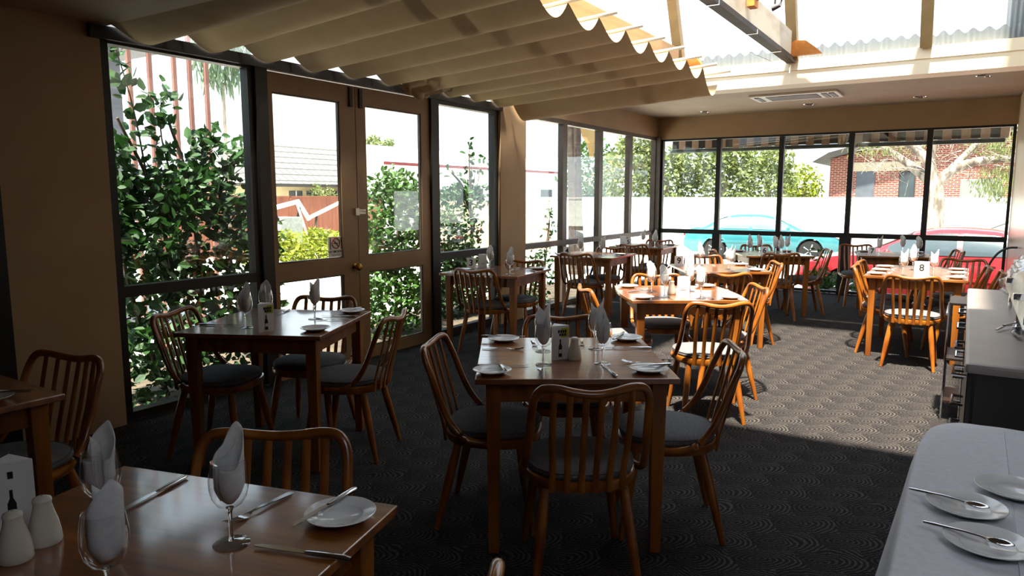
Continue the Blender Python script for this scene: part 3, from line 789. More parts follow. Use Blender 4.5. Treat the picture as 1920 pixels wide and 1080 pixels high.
TAB = {  # centre x, y, yaw, name used in labels
    'front': (-1.343, 0.67, 15, 'the foreground table', T80, 'square wooden table in the foreground with two cream shakers'),
    'centre': (-1.465, 2.75, 33.3, 'the central table', T80, 'square wooden table in the middle, set with a yellow topped menu and one shaker'),
    'door': (-3.27, 2.65, 25.6, 'the table by the doors', T80, 'square dark wooden table in front of the glazed doors'),
    'sun': (-1.79, 5.05, 33, 'the sunlit table', TBOW, 'sunlit wooden table with bowed sides behind the central table'),
    'rear': (-2.08, 7.05, 33, 'the second sunlit table', T80, 'wooden table just behind the sunlit bowed table'),
    't3': (-3.785, 5.63, 8, 'table number 3', T80, 'wooden table by the column carrying the number 3'),
    't4': (-3.85, 7.86, 3, 'table number 4', T80, 'wooden table by the left window strip carrying the number 4'),
    't5': (-3.93, 9.70, 3, 'table number 5', T80, 'wooden table in the far left corner carrying the number 5'),
    't6': (-2.07, 9.20, 30, 'table number 6', T80, 'dark table before the far windows carrying the number 6'),
    't7': (-0.77, 9.90, 10, 'the table behind table 8', T80, 'dark wooden table by the far windows, behind table number 8'),
    't8': (-0.37, 7.70, 0, 'table number 8', TLONG, 'long sunlit wooden table carrying the number 8'),
    'edge': (-3.10, 0.815, 0, 'the table at the left edge', T80, 'wooden table cut off by the left edge, before the beige pier'),
}
def W(k, x, y, z=0.745):
    c = TAB[k]; a = R(c[2])
    return (c[0] + x * math.cos(a) - y * math.sin(a), c[1] + x * math.sin(a) + y * math.cos(a), z)
for k, c in TAB.items(): c[4].put((c[0], c[1], 0), c[2], c[5], 'dining tables')

def chair(rail, rot, label, back=0.305):
    a = R(rot)
    CH.put((rail[0] - math.sin(a) * back, rail[1] + math.cos(a) * back, 0), rot, label, 'bentwood dining chairs')
C_ = 'bentwood chair '
chair((-1.04, 2.145), 37, C_ + 'seen from behind on the near side of the central table')
chair((-2.03, 2.46), -66, C_ + 'on the left side of the central table')
chair((-0.795, 3.06), 117, C_ + 'on the right side of the central table')
chair((-1.85, 3.40), 213, C_ + 'on the far side of the central table')
chair((-3.815, 2.313), -66, C_ + 'on the left side of the table by the doors')
chair((-3.514, 3.23), 206, C_ + 'between the doors and the table before them')
chair((-2.64, 2.95), 113, C_ + 'on the right side of the table by the doors')
chair((-1.60, 1.27), 213, C_ + 'with its back above the far edge of the foreground table')
chair((-0.60, 0.835), 105, C_ + 'of which only a rail corner shows at the bottom edge')
chair((-3.109, 1.454), 192, C_ + 'in the dark against the beige pier')
chair((-1.244, 4.323), 33, C_ + 'in sunlight on the near side of the sunlit table')
chair((-1.239, 5.325), 123, C_ + 'in sunlight on the right side of the sunlit table')
chair((-2.323, 4.553), -50, C_ + 'half in sun on the left side of the sunlit table')
chair((-2.20, 5.68), 213, C_ + 'on the far side of the sunlit table')
chair((-1.69, 6.05), 33, C_ + 'on the near side of the second sunlit table')
chair((-1.56, 7.36), 118, C_ + 'on the right side of the second sunlit table')
chair((-2.48, 7.80), 213, C_ + 'on the far side of the second sunlit table')
chair((-3.72, 5.14), 8, C_ + 'on the near side of table number 3')
chair((-3.826, 6.215), 193, C_ + 'on the far side of table number 3, by the column')
chair((-3.78, 7.22), 3, C_ + 'on the near side of table number 4')
chair((-3.86, 8.43), 183, C_ + 'on the far side of table number 4')
chair((-3.85, 9.04), 3, C_ + 'on the near side of table number 5')
chair((-3.92, 10.277), 183, C_ + 'on the far side of table number 5, in the corner')
chair((-1.784, 8.538), 25, C_ + 'on the near side of table number 6')
chair((-1.42, 9.50), 112, 'dark bentwood chair on the right side of table number 6')
chair((-2.42, 9.88), 210, C_ + 'between table number 6 and the far windows')
chair((-2.70, 8.80), -62, C_ + 'on the left side of table number 6')
chair((-1.288, 10.709), 198, C_ + 'far left of the table behind table 8')
chair((-0.053, 10.171), 108, C_ + 'on the right side of the table behind table 8')
chair((-0.36, 6.66), 0, C_ + 'with a pale seat on the near side of table number 8')
chair((-0.90, 7.42), -88, C_ + 'nearer one on the left side of table number 8')
chair((-0.92, 7.95), -92, C_ + 'farther one on the left side of table number 8')
chair((0.29, 7.42), 90, C_ + 'nearer one on the right side of table number 8')
chair((0.20, 7.90), 92, C_ + 'farther one on the right side of table number 8')
chair((-0.014, 8.82), 172, C_ + 'at the far end of table number 8')

def setting(k, what, x, y, rz, where, zoff=0.0):
    nm = TAB[k][3]; rot = TAB[k][2] + rz
    if what == 'glass':
        l = W(k, x, y)
        GL.put(l, rot, 'stemmed wine glass %s on %s' % (where, nm), 'wine glasses')
        kind = int(abs(x * 130 + y * 170 + len(k))) % 3
        NK[kind].put((l[0], l[1], l[2] + 0.0), rot + 70 * kind, 'white napkin standing in the glass %s on %s' % (where, nm), 'folded napkins')
    elif what == 'plate': PL.put(W(k, x, y), rot, 'white side plate %s on %s' % (where, nm), 'side plates')
    elif what == 'knife': KN.put(W(k, x, y, 0.745 + zoff), rot, 'steel table knife %s on %s' % (where, nm), 'table knives')
    elif what == 'fork': FK.put(W(k, x, y, 0.745 + zoff), rot, 'steel fork %s on %s' % (where, nm), 'table forks')
    elif what == 'shaker': SH.put(W(k, x, y), rot, 'cream ceramic shaker %s on %s' % (where, nm), 'shakers')
    elif what == 'menu': MN.put(W(k, x, y), rot, 'white menu stand with a bottle picture on %s' % nm)
    elif what == 'card': PC.put(W(k, x, y), rot, 'plain white card stand on %s' % nm, 'card stands')
def knife_ab(k, a, b, where, zoff=0.0):
    # handle end a, tip end b in table coordinates
    setting(k, 'knife', a[0], a[1], math.degrees(math.atan2(b[1] - a[1], b[0] - a[0])) - 90, where, zoff)
def fork_ab(k, a, b, where, zoff=0.0):
    setting(k, 'fork', a[0], a[1], math.degrees(math.atan2(b[1] - a[1], b[0] - a[0])) - 90, where, zoff)
# foreground table
for x, y, w in ((-0.13, 0.10, 'beside the shakers'), (0.16, 0.14, 'by the fork'), (0.12, -0.12, 'nearest the bottom edge')): setting('front', 'glass', x, y, 0, w)
knife_ab('front', (-0.18, 0.39), (-0.17, 0.18), 'alone at the far edge')
fork_ab('front', (0.13, 0.39), (0.10, 0.20), 'near the far edge')
setting('front', 'plate', 0.31, 0.31, 0, 'at the far right corner')
knife_ab('front', (0.285, 0.42), (0.26, 0.21), 'lying across the plate', 0.016)
knife_ab('front', (0.43, 0.15), (0.20, 0.14), 'in front of the plate')
setting('front', 'shaker', -0.20, -0.04, 0, 'nearer to the viewer'); setting('front', 'shaker', -0.21, 0.03, 40, 'farther from the viewer')
MNW.put(W('front', -0.335, 0.06), 15 + 52, 'white menu stand with small pictures beside the two cream shakers')
# central table
for x, y, w in ((-0.12, -0.17, 'front left'), (-0.11, 0.09, 'back left'), (0.13, -0.16, 'front right'), (0.14, 0.14, 'back right')): setting('centre', 'glass', x, y, 10, w)
for x, y, w in ((-0.29, 0.33, 'at the back left corner'), (-0.335, -0.31, 'at the front left corner'), (0.30, -0.29, 'at the front right corner'), (0.32, 0.35, 'at the back right corner')): setting('centre', 'plate', x, y, 0, w)
setting('centre', 'menu', -0.05, -0.06, 22, ''); setting('centre', 'shaker', 0.02, -0.07, 0, 'beside the menu')
fork_ab('centre', (-0.14, -0.39), (-0.14, -0.2), 'at the front edge')
knife_ab('centre', (0.155, -0.39), (0.125, -0.19), 'at the front edge')
fork_ab('centre', (0.40, -0.20), (0.21, -0.13), 'behind the front right plate')
knife_ab('centre', (0.40, -0.25), (0.2, -0.29), 'across the front right plate', 0.016)
knife_ab('centre', (0.40, 0.14), (0.19, 0.15), 'at the right edge')
fork_ab('centre', (-0.39, 0.14), (-0.2, 0.12), 'at the left edge')
knife_ab('centre', (-0.40, 0.35), (-0.20, 0.34), 'across the back left plate', 0.016)
knife_ab('centre', (-0.40, -0.20), (-0.19, -0.19), 'at the left edge')
knife_ab('centre', (-0.28, -0.36), (-0.32, -0.16), 'across the front left plate', 0.016)
knife_ab('centre', (0.24, 0.26), (0.30, 0.40), 'across the back right plate', 0.016)
fork_ab('centre', (-0.15, 0.36), (-0.14, 0.17), 'at the back edge')
fork_ab('centre', (0.10, 0.37), (0.08, 0.18), 'at the back edge')
# table by the doors
for x, y, w in ((-0.09, -0.23, 'left of the menu'), (-0.08, -0.01, 'behind the menu'), (0.17, 0.08, 'farthest right')): setting('door', 'glass', x, y, 0, w)
setting('door', 'menu', 0.06, -0.31, 48, '')
setting('door', 'plate', 0.31, -0.25, 0, 'at the front right corner'); setting('door', 'plate', 0.30, 0.34, 0, 'at the back right corner')
knife_ab('door', (0.34, 0.40), (0.22, 0.25), 'across the back right plate', 0.016); fork_ab('door', (0.38, 0.06), (0.19, 0.06), 'at the right edge')
knife_ab('door', (0.39, 0.17), (0.18, 0.18), 'at the right edge'); knife_ab('door', (-0.39, -0.18), (-0.18, -0.17), 'at the left edge')
knife_ab('door', (-0.12, 0.38), (-0.1, 0.17), 'at the back edge')
# sunlit table
for x, y, w in ((-0.19, -0.01, 'back left'), (-0.15, -0.27, 'front left'), (0.11, 0.05, 'back right'), (0.09, -0.33, 'front right')): setting('sun', 'glass', x, y, 0, w)
setting('sun', 'card', 0.02, -0.10, 0, ''); setting('sun', 'shaker', -0.06, -0.10, 0, 'beside the card')
for x, y, w in ((-0.31, 0.30, 'at the back left corner'), (-0.31, -0.32, 'at the front left corner'), (0.30, -0.32, 'at the front right corner'), (0.30, 0.32, 'at the back right corner')): setting('sun', 'plate', x, y, 0, w)
fork_ab('sun', (-0.38, 0.12), (-0.2, 0.13), 'at the left edge'); knife_ab('sun', (0.16, -0.39), (0.14, -0.18), 'at the front edge')
fork_ab('sun', (-0.12, -0.40), (-0.12, -0.34), 'at the front edge'); knife_ab('sun', (-0.36, 0.0), (-0.2, 0.06), 'at the left edge')
# second sunlit table
for x, y, w in ((0.05, -0.17, 'middle'), (0.03, -0.33, 'front'), (-0.12, 0.22, 'back left')): setting('rear', 'glass', x, y, 0, w)
setting('rear', 'card', -0.28, 0.05, 0, '')
number_stand('9', W('rear', -0.34, 0.22), 28, 'white card with a 9 on the second sunlit table')
for x, y, w in ((0.31, 0.26, 'at the back right corner'), (0.27, -0.30, 'at the front right corner'), (-0.28, -0.30, 'at the front left corner')): setting('rear', 'plate', x, y, 0, w)
# table 3
for x, y, w in ((-0.14, 0.13, 'behind'), (0.24, -0.22, 'in front')): setting('t3', 'glass', x, y, 0, w)
number_stand('3', W('t3', -0.34, 0.12), 18, 'white card with the number 3 on the table by the column')
setting('t3', 'card', -0.28, 0.26, 10, ''); setting('t3', 'plate', -0.30, -0.12, 0, 'on the left'); setting('t3', 'plate', 0.31, 0.28, 0, 'on the right')
knife_ab('t3', (0.38, 0.06), (0.17, 0.06), 'at the right edge'); fork_ab('t3', (0.1, 0.34), (0.08, 0.15), 'at the back edge')
# table 4
for x, y, w in ((-0.07, -0.24, 'left'), (0.19, -0.18, 'right')): setting('t4', 'glass', x, y, 0, w)
number_stand('4', W('t4', -0.25, -0.24), 22, 'white card with the number 4 by the window strip')
setting('t4', 'plate', 0.31, 0.07, 0, 'on the right'); setting('t4', 'plate', -0.30, -0.30, 0, 'on the left'); knife_ab('t4', (0.39, -0.1), (0.18, -0.06), 'at the right edge')
# table 5
for x, y, w in ((0.24, -0.29, 'right'), (0.0, -0.10, 'left')): setting('t5', 'glass', x, y, 0, w)
number_stand('5', W('t5', -0.22, -0.1), 22, 'grey white card with the number 5 in the far left corner')
setting('t5', 'card', -0.33, -0.02, 10, ''); setting('t5', 'plate', -0.27, -0.3, 0, 'on the left'); setting('t5', 'plate', 0.3, 0.25, 0, 'on the right')
# table 6
for x, y, w in ((-0.30, -0.18, 'leftmost'), (0.0, -0.22, 'right of the number'), (0.04, -0.30, 'in front'), (0.20, -0.02, 'rightmost'), (-0.13, 0.0, 'behind the number')): setting('t6', 'glass', x, y, 0, w)
number_stand('6', W('t6', -0.13, -0.2), 12, 'white card with the number 6 among wine glasses')
setting('t6', 'plate', 0.30, 0.28, 0, 'on the right'); setting('t6', 'plate', -0.30, 0.30, 0, 'on the left')
# table behind table 8
for x, y, w in ((-0.17, -0.24, 'by the number'), (0.12, 0.12, 'middle'), (0.27, -0.08, 'rightmost')): setting('t7', 'glass', x, y, 0, w)
number_stand('7', W('t7', -0.25, -0.30), 14, 'white card with the number 7 behind table number 8')
setting('t7', 'plate', -0.3, 0.28, 0, 'on the left'); setting('t7', 'plate', 0.3, 0.30, 0, 'on the right')
# table 8
for x, y, w in ((-0.10, -0.45, 'front left'), (0.13, -0.38, 'right'), (-0.06, 0.15, 'back left')): setting('t8', 'glass', x, y, 0, w)
number_stand('8', W('t8', 0.035, -0.26), 4, 'white card with the number 8 on the long sunlit table', 0.12, 0.12)
for x, y, w in ((-0.31, -0.48, 'front left'), (-0.31, -0.10, 'middle left'), (-0.31, 0.3, 'back left'), (0.31, -0.48, 'front right'), (0.31, -0.05, 'middle right'), (0.31, 0.35, 'back right')): setting('t8', 'plate', x, y, 0, w)
knife_ab('t8', (0.39, -0.2), (0.2, -0.2), 'on the right'); knife_ab('t8', (0.39, 0.15), (0.2, 0.15), 'farther on the right'); fork_ab('t8', (-0.39, -0.28), (-0.2, -0.28), 'on the left'); fork_ab('t8', (-0.39, 0.1), (-0.2, 0.1), 'farther on the left')
# table at the left edge
setting('edge', 'plate', 0.27, 0.22, 0, 'at the right corner'); knife_ab('edge', (0.34, 0.33), (0.20, 0.18), 'across the plate', 0.016)

# ------------------------------------------------------------------ cloth covered table with plates
ct = empty('buffet_table', (0.31, 1.2, 0), 0, 'folding table hidden under the white cloth', 'table')
MB().box(-0.37, 0.37, -1.36, 1.36, 0.715, 0.742).build('tabletop', LEGW, ct, 0)
for i in (-1, 1):
    for j in (-1, 1): MB().tube([(i * 0.3, j * 1.2, 0), (i * 0.3, j * 1.2, 0.715)], 0.015, 8).build('leg', STEELD, ct)
def cloth(u, v):
    # closed loop u around, v from the middle outward and down
    a = 2 * math.pi * u
    c, s_ = math.cos(a), math.sin(a); e = 9
    r = (abs(c) ** e + abs(s_) ** e) ** (-1 / e)
    hx, hy = 0.385, 1.375
    x, y = r * c * hx, r * s_ * hy
    if v <= 0.5:
        k = v / 0.5
        return (x * k, y * k, 0.748 + 0.0006 * math.sin(x * k * 60))
    d = (v - 0.5) / 0.5
    nx, ny = (c * abs(c) ** (e - 2), s_ * abs(s_) ** (e - 2)); l = math.hypot(nx / hx, ny / hy) or 1
    nx, ny = nx / hx / l, ny / hy / l
    per = math.atan2(y * 2.5, x * 9) * 9 + (y * 9 if abs(nx) > 0.5 else x * 9)
    out = 0.012 + 0.115 * d + 0.022 * math.sin(per) * d + 0.01 * math.sin(per * 2.3 + 1) * d
    drop = min(1, d * 1.0) * 0.66
    if d < 0.08: out = 0.012 * (d / 0.08) ; drop = 0.012 * (d / 0.08) ** 2
    return (x + nx * out, y + ny * out, 0.748 - drop)
m = MB().grid(cloth, 220, 40)
o = m.build('tablecloth', CLOTH, None, 70)
o.location = (0.31, 1.2, 0)
tag(o, 'white cotton cloth draped over the long table at the right', 'tablecloth')
MB().tube([(0.105 - 0.31 + 0.015, -1.35, 0.749), (0.10 - 0.31 + 0.03, 1.33, 0.749)], 0.0018, 5).build('ironed_crease', CLOTH, o)
PL2 = Stock(make_plate(0.08)); PL2.p.name = 'soup_plate'; SP = Stock(make_teaspoon())
for (x, y, w, sp) in ((0.125, 2.0, 'farthest of three on the cloth covered table, without a spoon', False), (0.03, 1.83, 'in the middle of three on the cloth covered table', True), (0.068, 1.65, 'nearest of three on the cloth covered table', True)):
    PL2.put((x + 0.008, y, 0.749), 0, 'white plate ' + w, 'plates on the white cloth')
    if sp: SP.put((x - 0.105, y + 0.02, 0.7645), -100, 'steel teaspoon lying on the ' + ('middle' if y > 1.7 else 'nearest') + ' plate of the cloth covered table', 'teaspoons')

# ------------------------------------------------------------------ buffet counter
bc = empty('buffet_counter', (0, 0, 0), 0, 'dark buffet counter with a taupe top and chrome drawer handles', 'counter')
MB().box(0.05, 0.75, 2.82, 5.05, 0.08, 0.865).build('carcass', DARKL, bc, 0, 0.004)
MB().box(0.08, 0.72, 2.85, 5.02, 0.0, 0.08).build('plinth', BLACK, bc, 0)
MB().box(0.02, 0.78, 2.76, 5.08, 0.865, 0.90).build('counter_top', TAUPE, bc, 0, 0.012)
for i in range(4):
    y0 = 2.84 + i * 0.55
    for z0, z1 in ((0.62, 0.85), (0.36, 0.60), (0.10, 0.34)):
        dr = MB().box(0.03, 0.052, y0 + 0.01, y0 + 0.53, z0, z1).build('drawer', DARKL, bc, 0, 0.003)
        zc = z1 - 0.05; yc = y0 + 0.27
        MB().tube([(0.03, yc - 0.08, zc), (-0.012, yc - 0.08, zc), (-0.012, yc + 0.08, zc), (0.03, yc + 0.08, zc)], 0.006, 6).build('handle', CHROME, dr, 30)
# trolley with thin chrome uprights between counter and table 8
tr = empty('wire_trolley', (-0.05, 5.5, 0), 0, 'narrow dark trolley with chrome rails beyond the buffet counter', 'trolley')
for i in (-1, 1):
    for j in (-1, 1): MB().tube([(i * 0.05 + 0.03, j * 0.2, 0), (i * 0.05 + 0.03, j * 0.2, 0.78)], 0.007, 6).build('upright', CHROME, tr)
for z in (0.12, 0.4, 0.76): MB().box(-0.02, 0.08, -0.2, 0.2, z, z + 0.014).build('shelf', DARKL, tr, 0)
MB().tube([(-0.03, -0.2, 0.7), (-0.03, 0.2, 0.7)], 0.008, 6).build('rail', CHROME, tr)
# sneeze guard and wrapped goods on the counter
sg = empty('sneeze_guard', (0.42, 3.6, 0.9005), 0, 'sloping glass sneeze guard with chrome clamps on the buffet counter', 'sneeze guard')
gm = MB(); gm.v = [(-0.25, -0.8, 0.12), (-0.25, 0.75, 0.12), (0.1, 0.75, 0.42), (0.1, -0.8, 0.42), (-0.245, -0.8, 0.115), (-0.245, 0.75, 0.115), (0.105, 0.75, 0.415), (0.105, -0.8, 0.415)]
for q in ((0, 3, 2, 1), (4, 5, 6, 7), (0, 1, 5, 4), (1, 2, 6, 5), (2, 3, 7, 6), (3, 0, 4, 7)): gm.face(q)
gm.build('glass_panel', PLAS, sg, 0)
for y in (-0.7, 0.0, 0.68):
    MB().tube([(0.1, y, 0), (0.1, y, 0.42)], 0.012, 8).build("post", CHROME, sg); MB().tube([(-0.22, y, 0), (-0.22, y, 0.14)], 0.008, 8).build("front_post", CHROME, sg)
    MB().cbox((-0.22, y, 0.135), (0.05, 0.04, 0.03)).build('clamp', CHROME, sg, 0, 0.004)
random.seed(9)
wr_ = empty('wrapped_tray', (0.36, 4.72, 0.9015), 12, 'tray of beige boxes wrapped in crumpled clear plastic on the buffet counter', 'wrapped tray')
MB().box(-0.12, 0.2, -0.25, 0.25, 0.0, 0.02).build('tray', CHROME, wr_, 0, 0.004)
for y in (-0.13, 0.12): MB().box(-0.09, 0.15, y - 0.1, y + 0.1, 0.02, 0.17 + y * 0.2).build('box', SHAK, wr_, 0, 0.004)
def wrap(u, v):
    a = 2 * math.pi * u
    k = math.cos(v * math.pi / 2) ** 0.4 if v < 1 else 0
    n = 0.02 * math.sin(a * 5 + v * 7) + 0.014 * math.sin(a * 11 - v * 13)
    return ((0.2 + n) * k * math.cos(a) + 0.03, (0.29 + n) * k * math.sin(a), 0.02 + 0.25 * v + n * (1 - v) * 0.6)
MB().grid(wrap, 60, 16).build('plastic_wrap', PLAS, wr_, 20)
for i, (x, y) in enumerate(((0.17, 3.55), (0.24, 3.5), (0.2, 3.42))):
    t = empty('chrome_tongs', (x, y, 0.903), 70 + i * 12, ('chrome tongs farthest on the counter edge', 'chrome tongs in the middle on the counter', 'chrome tongs nearest the counter end')[i], 'tongs', 'tongs on the counter')
    MB().tube([(-0.1, 0.012, 0.008), (0, 0.02, 0.012), (0.1, 0.0, 0.01)], 0.007, 6, sy=0.4).tube([(-0.1, -0.012, 0.03), (0, -0.02, 0.032), (0.1, 0.0, 0.02)], 0.007, 6, sy=0.4).build('arms', CHROME, t)
    MB().lathe([(0.0, 0.0), (0.014, 0.004), (0.016, 0.02), (0.0, 0.03)], 10, (0.1, 0, 0)).build('hinge', CHROME, t)
tag(MB().tube(crom([(0.2, 9.1, 0.0), (0.19, 9.1, 0.4), (0.20, 9.1, 0.68), (0.27, 9.1, 0.84), (0.36, 9.1, 0.91), (0.445, 9.1, 0.92)], 6), 0.011, 8).build('black_hose', BLACK), 'black curved hose against the red car view, by the right wall', 'hose')

# ------------------------------------------------------------------ outside: ground
GZ = -0.45
m = MB().box(-90, 60, -30, 100, GZ - 0.3, GZ)
struct(m.build('ground', ASPH, smooth=0), 'sunlit pale car park and yard outside', 'ground')
m = MB().box(XL - 0.14, 3.6, -3.2, YF + 0.14, GZ, -0.2)
struct(m.build('trim_8', CONC, smooth=0), 'concrete footing under the room', 'footing')
m = MB().box(-6.4, XL - 0.14, 1.2, 11.3, GZ, -0.12)
struct(m.build('ground_bed_left', SOIL, smooth=0), 'garden bed of dark soil along the left glazing', 'garden bed')
m = MB().box(-4.3, 3.0, YF + 0.15, 12.75, GZ, -0.10)
struct(m.build('ground_bed_far', SOIL, smooth=0), 'garden bed of dark soil below the far windows', 'garden bed')
m = MB().box(-19, -6.4, 0.0, 26.0, GZ, GZ + 0.02)
struct(m.build('path', CONC, smooth=0), 'white concrete path outside the doors', 'path')
m = MB().box(-16, 9, 27.0, 27.2, GZ, 1.36).box(-16, 9, 26.97, 27.23, 1.36, 1.42)
struct(m.build('wall_boundary', RENDER, smooth=0), 'long white rendered wall behind the car park', 'wall')

# ------------------------------------------------------------------ plants
rng = random.Random(11)
def leaves(mb, pts, size, up=0.3, flat=0.0, hang=False, lw=0.55):
    for p in pts:
        l = size * rng.uniform(0.7, 1.3)
        if hang:
            d = Vector((rng.gauss(0, 0.25), rng.gauss(0, 0.25), -1)).normalized()
        else:
            d = Vector((rng.gauss(0, 1), rng.gauss(0, 1), rng.gauss(up, 0.7))).normalized()
        n = Vector((rng.gauss(0, 1), rng.gauss(0, 1), rng.gauss(0.6, 1)))
        s_ = d.cross(n)
        if s_.length < 1e-3: continue
        s_.normalize(); n = s_.cross(d)
        p = Vector(p); w = l * lw * 0.5
        b = len(mb.v)
        mb.v += [tuple(p), tuple(p + d * l * 0.35 + s_ * w + n * w * 0.25), tuple(p + d * l * 0.75 + s_ * w * 0.75 + n * w * 0.2), tuple(p + d * l),
                 tuple(p + d * l * 0.75 - s_ * w * 0.75 + n * w * 0.2), tuple(p + d * l * 0.35 - s_ * w + n * w * 0.25)]
        mb.face((b, b + 1, b + 2, b + 3)); mb.face((b, b + 3, b + 4, b + 5))
def blob(c, r, n, shell=0.5):
    out = []
    for _ in range(n):
        d = Vector((rng.gauss(0, 1), rng.gauss(0, 1), rng.gauss(0, 1))).normalized()
        k = rng.uniform(shell, 1) ** 0.6
        out.append((c[0] + d.x * r[0] * k, c[1] + d.y * r[1] * k, c[2] + d.z * r[2] * k))
    return out
def shoot(mb_l, mb_s, a, b, n, size, spread=0.05):
    a, b = Vector(a), Vector(b)
    mid = (a + b) / 2 + Vector((rng.uniform(-.05, .05), rng.uniform(-.05, .05), 0.03))
    path = crom([a, mid, b], 6)
    mb_s.tube(path, [0.008 * (1 - 0.6 * i / (len(path) - 1)) for i in range(len(path))], 5)
    pts = []
    for _ in range(n):
        p = path[rng.randrange(3, len(path))]
        pts.append((p.x + rng.gauss(0, spread), p.y + rng.gauss(0, spread), p.z + rng.gauss(0, spread)))
    leaves(mb_l, pts, size * 1.15, 0.6)
def shrub(label, blobs, size, lm, stems=(), shoots=(), lw=0.6, name='shrub', cat='shrub', group=None, base=None):
    c = base or (blobs[0][0][0], blobs[0][0][1], -0.12)
    r = empty(name, c, 0, label, cat, group)
    f, s_ = MB(), MB()
    for (bc, br, n) in blobs: leaves(f, blob(bc, br, n, 0.15), size, lw=lw)
    for st in stems: s_.tube(crom(st, 5), [0.022 - 0.012 * i / (5 * (len(st) - 1)) for i in range(5 * (len(st) - 1) + 1)], 6)
    for (a, b, n) in shoots: shoot(f, s_, a, b, n, size)
    for mb in (f, s_): mb.v = [(x - c[0], y - c[1], z - c[2]) for (x, y, z) in mb.v]
    f.build('foliage', lm, r, 0)
    if s_.v: s_.build('stems', TWIG, r, 60)
    return r
shrub('tall broad leaved shrub filling the big left window', [((-5.15, 3.2, 0.35), (0.45, 0.75, 0.6), 1500), ((-5.2, 3.15, 1.1), (0.42, 0.7, 0.5), 1250), ((-5.15, 3.3, 1.5), (0.32, 0.5, 0.28), 600), ((-5.2, 2.75, 1.35), (0.25, 0.3, 0.45), 350), ((-5.25, 3.95, 0.9), (0.3, 0.3, 0.7), 500)], 0.085, LEAFD,
      stems=[[(-5.15, 3.2, -.1), (-5.1, 3.15, 0.8), (-5.15, 3.05, 1.5), (-5.1, 2.8, 2.0)], [(-5.2, 3.3, -.1), (-5.15, 3.4, 0.8), (-5.1, 3.3, 1.6), (-5.12, 3.2, 2.0)], [(-5.2, 3.1, -.1), (-5.25, 2.9, 0.7), (-5.1, 2.75, 1.3)]],
      shoots=[((-5.12, 3.22, 1.5), (-5.1, 3.14, 2.22), 70), ((-5.1, 3.0, 1.5), (-5.08, 2.78, 2.6), 46), ((-5.15, 3.4, 1.4), (-5.1, 3.5, 1.95), 80), ((-5.15, 3.55, 1.3), (-5.1, 3.82, 1.85), 80), ((-5.2, 3.6, 1.1), (-5.1, 3.98, 1.55), 60), ((-5.15, 2.9, 1.3), (-5.1, 2.86, 1.85), 60)])
shrub('sunny green bush seen through the right door', [((-5.55, 6.1, 0.3), (0.4, 0.62, 0.55), 1700), ((-5.6, 6.15, 1.05), (0.4, 0.55, 0.55), 1500), ((-5.6, 6.2, 1.55), (0.28, 0.4, 0.25), 450)], 0.07, LEAFM, stems=[[(-5.5, 6.1, -.1), (-5.5, 6.1, 0.7), (-5.5, 6.2, 1.4)]])
shrub('dark small tree with thin trunk outside the sidelight', [((-5.7, 7.5, 0.3), (0.35, 0.7, 0.55), 2000), ((-5.7, 7.75, 1.45), (0.3, 0.45, 0.2), 220), ((-5.7, 7.35, 0.95), (0.32, 0.65, 0.5), 1000)], 0.075, LEAFD,
      stems=[[(-5.6, 7.75, -.1), (-5.6, 7.74, 0.7), (-5.6, 7.7, 1.5), (-5.6, 7.68, 2.0)], [(-5.6, 7.72, 1.2), (-5.6, 7.5, 1.6), (-5.6, 7.3, 1.75)]],
      shoots=[((-5.6, 7.7, 1.5), (-5.6, 7.68, 2.1), 26), ((-5.6, 7.6, 1.4), (-5.6, 7.25, 1.78), 22), ((-5.6, 7.8, 1.4), (-5.6, 7.98, 1.95), 22)])
shrub('young leafy shrub outside the bay beside the column', [((-5.25, 8.95, 0.4), (0.25, 0.3, 0.4), 260), ((-5.3, 8.8, 0.0), (0.25, 0.35, 0.2), 160)], 0.07, LEAFD, stems=[[(-5.3, 9.1, -.1), (-5.3, 9.2, 0.6), (-5.3, 9.3, 1.1)]],
      shoots=[((-5.3, 9.2, 0.6), (-5.3, 9.3, 1.22), 30), ((-5.3, 9.2, 0.5), (-5.3, 9.5, 1.0), 30)])
shrub('low flowering plant under the window by the red car', [((-1.95, 12.15, 0.12), (0.22, 0.2, 0.22), 260), ((-1.75, 12.2, 0.05), (0.2, 0.2, 0.15), 160)], 0.06, LEAFM, shoots=[((-1.95, 12.15, 0.1), (-2.0, 12.1, 0.55), 20)])
shrub('low plant under the window by the teal car', [((-3.0, 12.3, 0.3), (0.3, 0.2, 0.3), 300)], 0.06, LEAFM)
shrub('low plant at the foot of the fourth far mullion', [((-1.3, 12.2, 0.0), (0.3, 0.2, 0.14), 200)], 0.06, LEAFM)
for i, (y, lb) in enumerate(((12.4, 'yellow green ground cover nearest the left door jamb'), (13.8, 'yellow green ground cover in the middle of the yard bed'), (15.1, 'yellow green ground cover by the no smoking sign'))):
    shrub(lb, [((-15.6, y, -0.05), (0.9, 0.85, 0.5), 1100), ((-15.4, y + 0.2, 0.35), (0.5, 0.5, 0.25), 300)], 0.12, LEAFY, group='ground cover in the yard', base=(-15.6, y, GZ))
def tree(label, base, trunk_h, blobs, size, lm, tr=0.18, hang=False, group=None, bark=BARK, lw=0.5, name='tree'):
    r = empty(name, base, 0, label, 'tree', group)
    MB().tube([(0, 0, 0), (0.05, 0, trunk_h * 0.5), (0, 0.05, trunk_h)], [tr, tr * 0.8, tr * 0.55], 10).build('trunk', bark, r, 60)
    f = MB()
    for (c, rr, n) in blobs: leaves(f, blob(c, rr, n, 0.3), size, hang=hang, lw=lw)
    f.build('crown', lm, r, 0)
    return r
TG = 'trees beyond the white wall'
